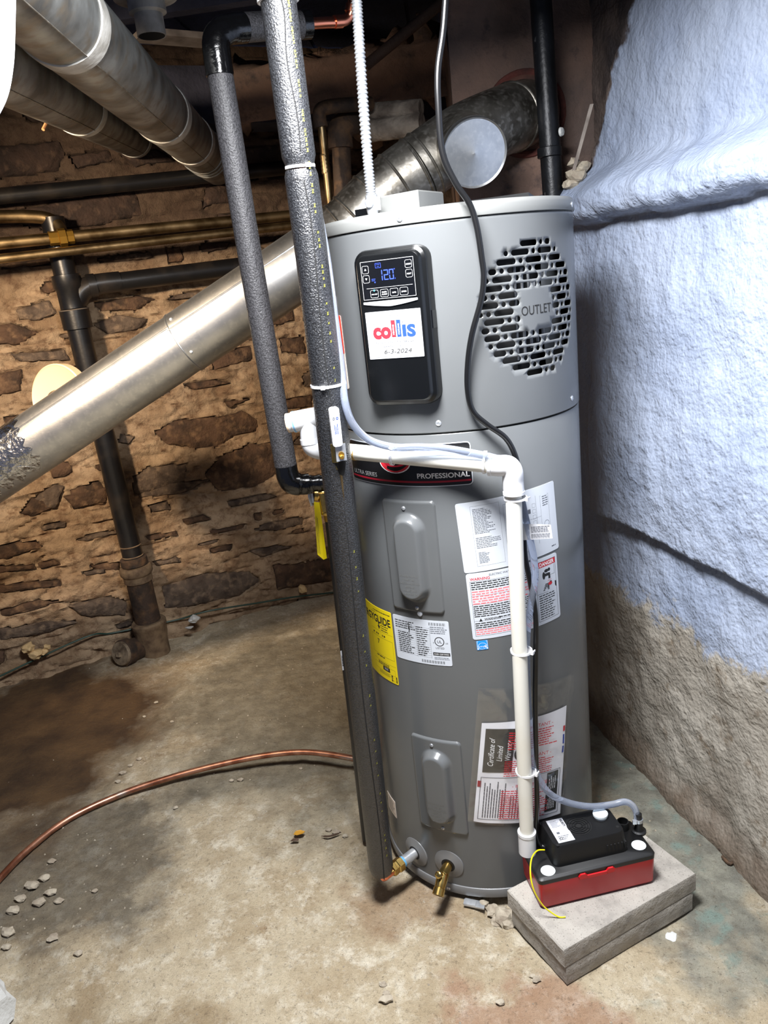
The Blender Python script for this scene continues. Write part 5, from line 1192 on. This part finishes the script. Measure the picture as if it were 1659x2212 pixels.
for pA, pB, r_, lb in ((at(795, 242, .92), at(910, 232, .86), .026, 'upper lumpy whitewashed pipe stub beside the flue elbow'), (at(790, 285, .92), at(912, 268, .86), .034, 'lower lumpy whitewashed pipe stub beside the flue elbow')):
    n = 14; pp_ = [pA.lerp(pB, i/n) for i in range(n+1)]; rr_ = [r_*(.7 if i == 0 else 1+.12*noise.noise(V3((i*.6, r_*99, 0)))) for i in range(n+1)]
    o = MB().tube(pp_, rr_, 18).build('whitewashed_stub', 'whitewash'); tag(o, lb, 'pipe', 'whitewashed pipe stubs')
bd = MB().tube([at(985, -20, .95), at(790, 142, .95)], .017, 12).build('diagonal_brace', mat('brown_brace', (86, 70, 62), .8, bump=(80, .3))); tag(bd, 'brown diagonal brace rod under the dark ceiling', 'brace')
lg = MB().grid(60, 16, lambda a, c: V3((lerp(-.75, .75, a), 1.30+.02*fbm((a*9, c*3, 5), 3)+.05*(1-c), lerp(2.13, 2.30, c)+.012*noise.noise(V3((a*20, c*3, 1))))).copy())
lg.v = [tuple(v) for v in lg.v]; o = lg.build('trim_2', chimney_mat(), smooth=60); struct(o, 'rough plastered stone ledge under the ceiling'); o.modifiers.new('thickness', 'SOLIDIFY').thickness = .25; o.modifiers['thickness'].offset = -1
# black iron post in front of the chimney
PS0, PS1 = at(1194, 402, .49), at(1163, -80, .49)
po = thing('iron_post', 'black iron pipe standing before the chimney beside the painted ledge', 'pipe', PS0)
MB().tube([PS0-V3((0, 0, .03)), PS1], .0285, 24).build('pipe', 'postm', po); MB().lathe([(.03, -.012), (.033, -.010), (.033, .012), (.03, .014)], at(1187, 330, .49), (0, 0, 1), 24).build('coupling_edge', 'postm', po)
MB().lathe([(.012, 0), (.010, .006), (0, .007)], at(1211, 285, .47), (.8, -.6, 0), 12).build('paint_blob', 'plasterchip', po)
sA_, sB_ = V3(at(1224, 424, .47)), V3(at(1278, 225, .40)); vv = (sB_-sA_); b = MB(); wv = V3((.0045, 0, 0)); tv_ = V3((0, .003, 0))
b.loft([[sA_-wv-tv_, sA_+wv-tv_, sA_+wv+tv_, sA_-wv+tv_], [sB_-wv-tv_, sB_+wv-tv_, sB_+wv+tv_, sB_-wv+tv_]]); o = b.build('leaning_lath', 'wood', smooth=0); tag(o, 'thin grey lath leaning against the edge of the painted wall', 'wood strip')

# ================================================================== LOOSE BITS
def rock(name, label, cat, px, size, m, seed, z=0, group=None, sc=(1, 1, .7), p=None):
    p = p or atz(*px); me = rock_mesh(name, seed, m, 2, .5, sc); o = bpy.data.objects.new(name, me); COL.objects.link(o)
    s_ = size; me.transform(Matrix.Scale(s_, 4)); zmin = min(v.co.z for v in me.vertices); o.location = (p.x, p.y, (floor_h(p.x, p.y) if p.z < .02 else p.z)-zmin*.9)
    return tag(o, label, cat, group)
sf = thing('spray_foam_lump', 'crumpled lump of old yellow spray foam on the wall foot', 'foam lump', wl(80, 1412, .05))
for i, (x, y, s_) in enumerate(((62, 1400, .028), (78, 1412, .030), (95, 1408, .02), (102, 1398, .016))):
    me = rock_mesh('nodule', 20+i, 'spray', 2, .6); me.transform(Matrix.Scale(s_, 4)); p = wl(x, y, .05); me.transform(Matrix.Translation(p)); o = bpy.data.objects.new('nodule', me); COL.objects.link(o); adopt(o, sf)
rock('plaster_crumb', 'white plaster crumb on the floor right of the drain hub', 'plaster chunk', None, .026, 'plasterchip', 31, p=wl(420, 1345, .09))
rock('plaster_crumb', 'small white flake just below the larger plaster crumb', 'plaster chunk', None, .014, 'plasterchip', 32, p=wl(410, 1358, .11), sc=(1.3, 1, .4))
rock('round_pebble', 'round tan pebble at the wall foot by the green wire', 'pebble', None, .022, 'spray', 33, p=wl(655, 1279, .07), sc=(1, 1, .9))
rock('plaster_chunk', 'big white plaster chunk at the bottom left corner', 'plaster chunk', (-4, 2205), .045, 'plasterchip', 34, sc=(.9, 1, 1.3))
rock('paint_chip', 'small white paint chip on the floor before the pavers', 'paint chip', (1448, 2018), .012, 'plasterchip', 35, sc=(1, 1.3, .15))
mc_ = MB().tube(spline([atz(1553, 1836, .006), atz(1570, 1830, .012), atz(1590, 1850, .006), atz(1578, 1866, .006), atz(1560, 1850, .008)], 4), .0042, 6).build('rusty_clip', 'cast'); tag(mc_, 'bent rusty metal clip near the foot of the painted wall', 'metal clip')
lf = atz(646, 1800, .012); o = MB().add([lf+V3(q) for q in ((-.016, -.004, 0), (-.004, -.011, .003), (.013, -.006, .004), (.017, .006, .001), (.002, .010, .004), (-.012, .007, .002))], [(0, 1, 2, 3, 4, 5)]).build('dry_leaf', 'leaf', smooth=0); tag(o, 'small curled yellow leaf on the concrete floor', 'leaf'); o.modifiers.new('t', 'SOLIDIFY').thickness = .0008
lf = atz(636, 1815, .010); o = MB().add([lf+V3(q) for q in ((-.012, -.003, 0), (-.002, -.007, .003), (.012, -.004, .001), (.013, .004, .004), (-.004, .006, .002))], [(0, 1, 2, 3, 4)]).build('dry_leaf', 'twig', smooth=0); tag(o, 'brown leaf scrap just below the yellow leaf', 'leaf'); o.modifiers.new('t', 'SOLIDIFY').thickness = .0008
o = MB().tube(spline([atz(694, 1806, .008), atz(712, 1806, .012), atz(737, 1798, .008)], 4), [.001]*2+[.003]*5+[.0012]*2, 6).build('twig', 'twig'); tag(o, 'short dark twig on the floor left of the discharge pipe', 'twig')
rk = [((1062, 1956), .016), ((1078, 1962), .022), ((1092, 1975), .026), ((1072, 1978), .015), ((1100, 1990), .014), ((1045, 1950), .012)]
for i, (px, s_) in enumerate(rk): rock('rubble_stone', 'broken concrete bit in the pit under the heater edge', 'rubble', px, s_, 'pebble', 40+i, group='rubble under the heater edge')
lw = [((1232, 398), .022), ((1246, 380), .026), ((1258, 362), .02), ((1240, 350), .016)]
for i, (px, s_) in enumerate(lw):
    p = at(*px, .46); me = rock_mesh('rubble_stone', 60+i, 'pebble', 2, .5); me.transform(Matrix.Scale(s_, 4)); o = bpy.data.objects.new('rubble_stone', me); COL.objects.link(o); o.location = p
    tag(o, 'mortar rubble lump on the ledge beside the iron post', 'rubble', 'rubble on the ledge')
pbl = [(520, 1690, .010), (500, 1692, .008), (372, 1560, .008), (310, 1540, .007), (336, 1512, .009), (300, 1640, .010), (282, 1655, .009), (265, 1672, .012), (255, 1690, .010), (710, 1795, .009), (725, 1800, .011), (746, 1806, .009), (650, 1662, .007), (380, 1748, .008), (96, 1900, .016), (70, 1915, .020), (110, 1930, .016), (45, 1945, .016), (85, 1950, .018), (125, 1945, .013), (30, 1970, .018), (20, 2020, .018), (115, 2030, .015), (170, 2065, .011), (15, 2050, .012), (835, 2165, .014), (1080, 2168, .010), (205, 1925, .009), (110, 1860, .012), (835, 2150, .009), (828, 2130, .009), (1158, 2118, .010), (1150, 2110, .007)]
def spot(x, y):
    if x < 240 and y > 1840: return 'grey rubble pebble strewn on the dirty floor at lower left'
    if x > 680 and y < 1820: return 'small pebble beside the foot of the black discharge pipe'
    if y > 2100: return 'grey pebble on the pale floor near the bottom edge'
    if y < 1600: return 'small pebble on the floor at the edge of the brown mud'
    return 'small pebble on the floor close to the arching copper tube'
for i, (x, y, s_) in enumerate(pbl): rock('pebble', spot(x, y), 'pebble', (x, y), s_*.9, 'pebble', 70+i % 9, group=spot(x, y), sc=(1.1, .8, .5))
cr = MB(); rd = random.Random(21)
for i in range(1500):
    x = rd.uniform(-1.75, .55); y = rd.uniform(-.75, 1.2)
    if math.hypot(x, y) < .31 or (0 < x < .5 and -.55 < y < -.1): continue
    if rd.random() > .25+.75*max(0, .5+noise.noise(V3((x*3, y*3, 8)))): continue
    if ((x-.52)*.945+(y-.105)*.327) > -.03: continue
    if x < -1.22 and y > .15 and rd.random() > .1: continue
    s_ = rd.uniform(.0012, .0042); h = floor_h(x, y); a = rd.random()*6
    P = [V3((x+s_*k*math.cos(a+t), y+s_*k*math.sin(a+t), h+s_*q)) for t, k, q in ((0, 1.2, -.1), (1.6, .9, .1), (3.1, 1.1, -.1), (4.7, .8, 0))]+[V3((x, y, h+s_*1.1))]
    cr.add(P, [(0, 1, 4), (1, 2, 4), (2, 3, 4), (3, 0, 4)])
tag(cr.build('grit', 'pebble', smooth=0), 'fine grit and crumbs strewn over the concrete floor', 'grit', kind='stuff')
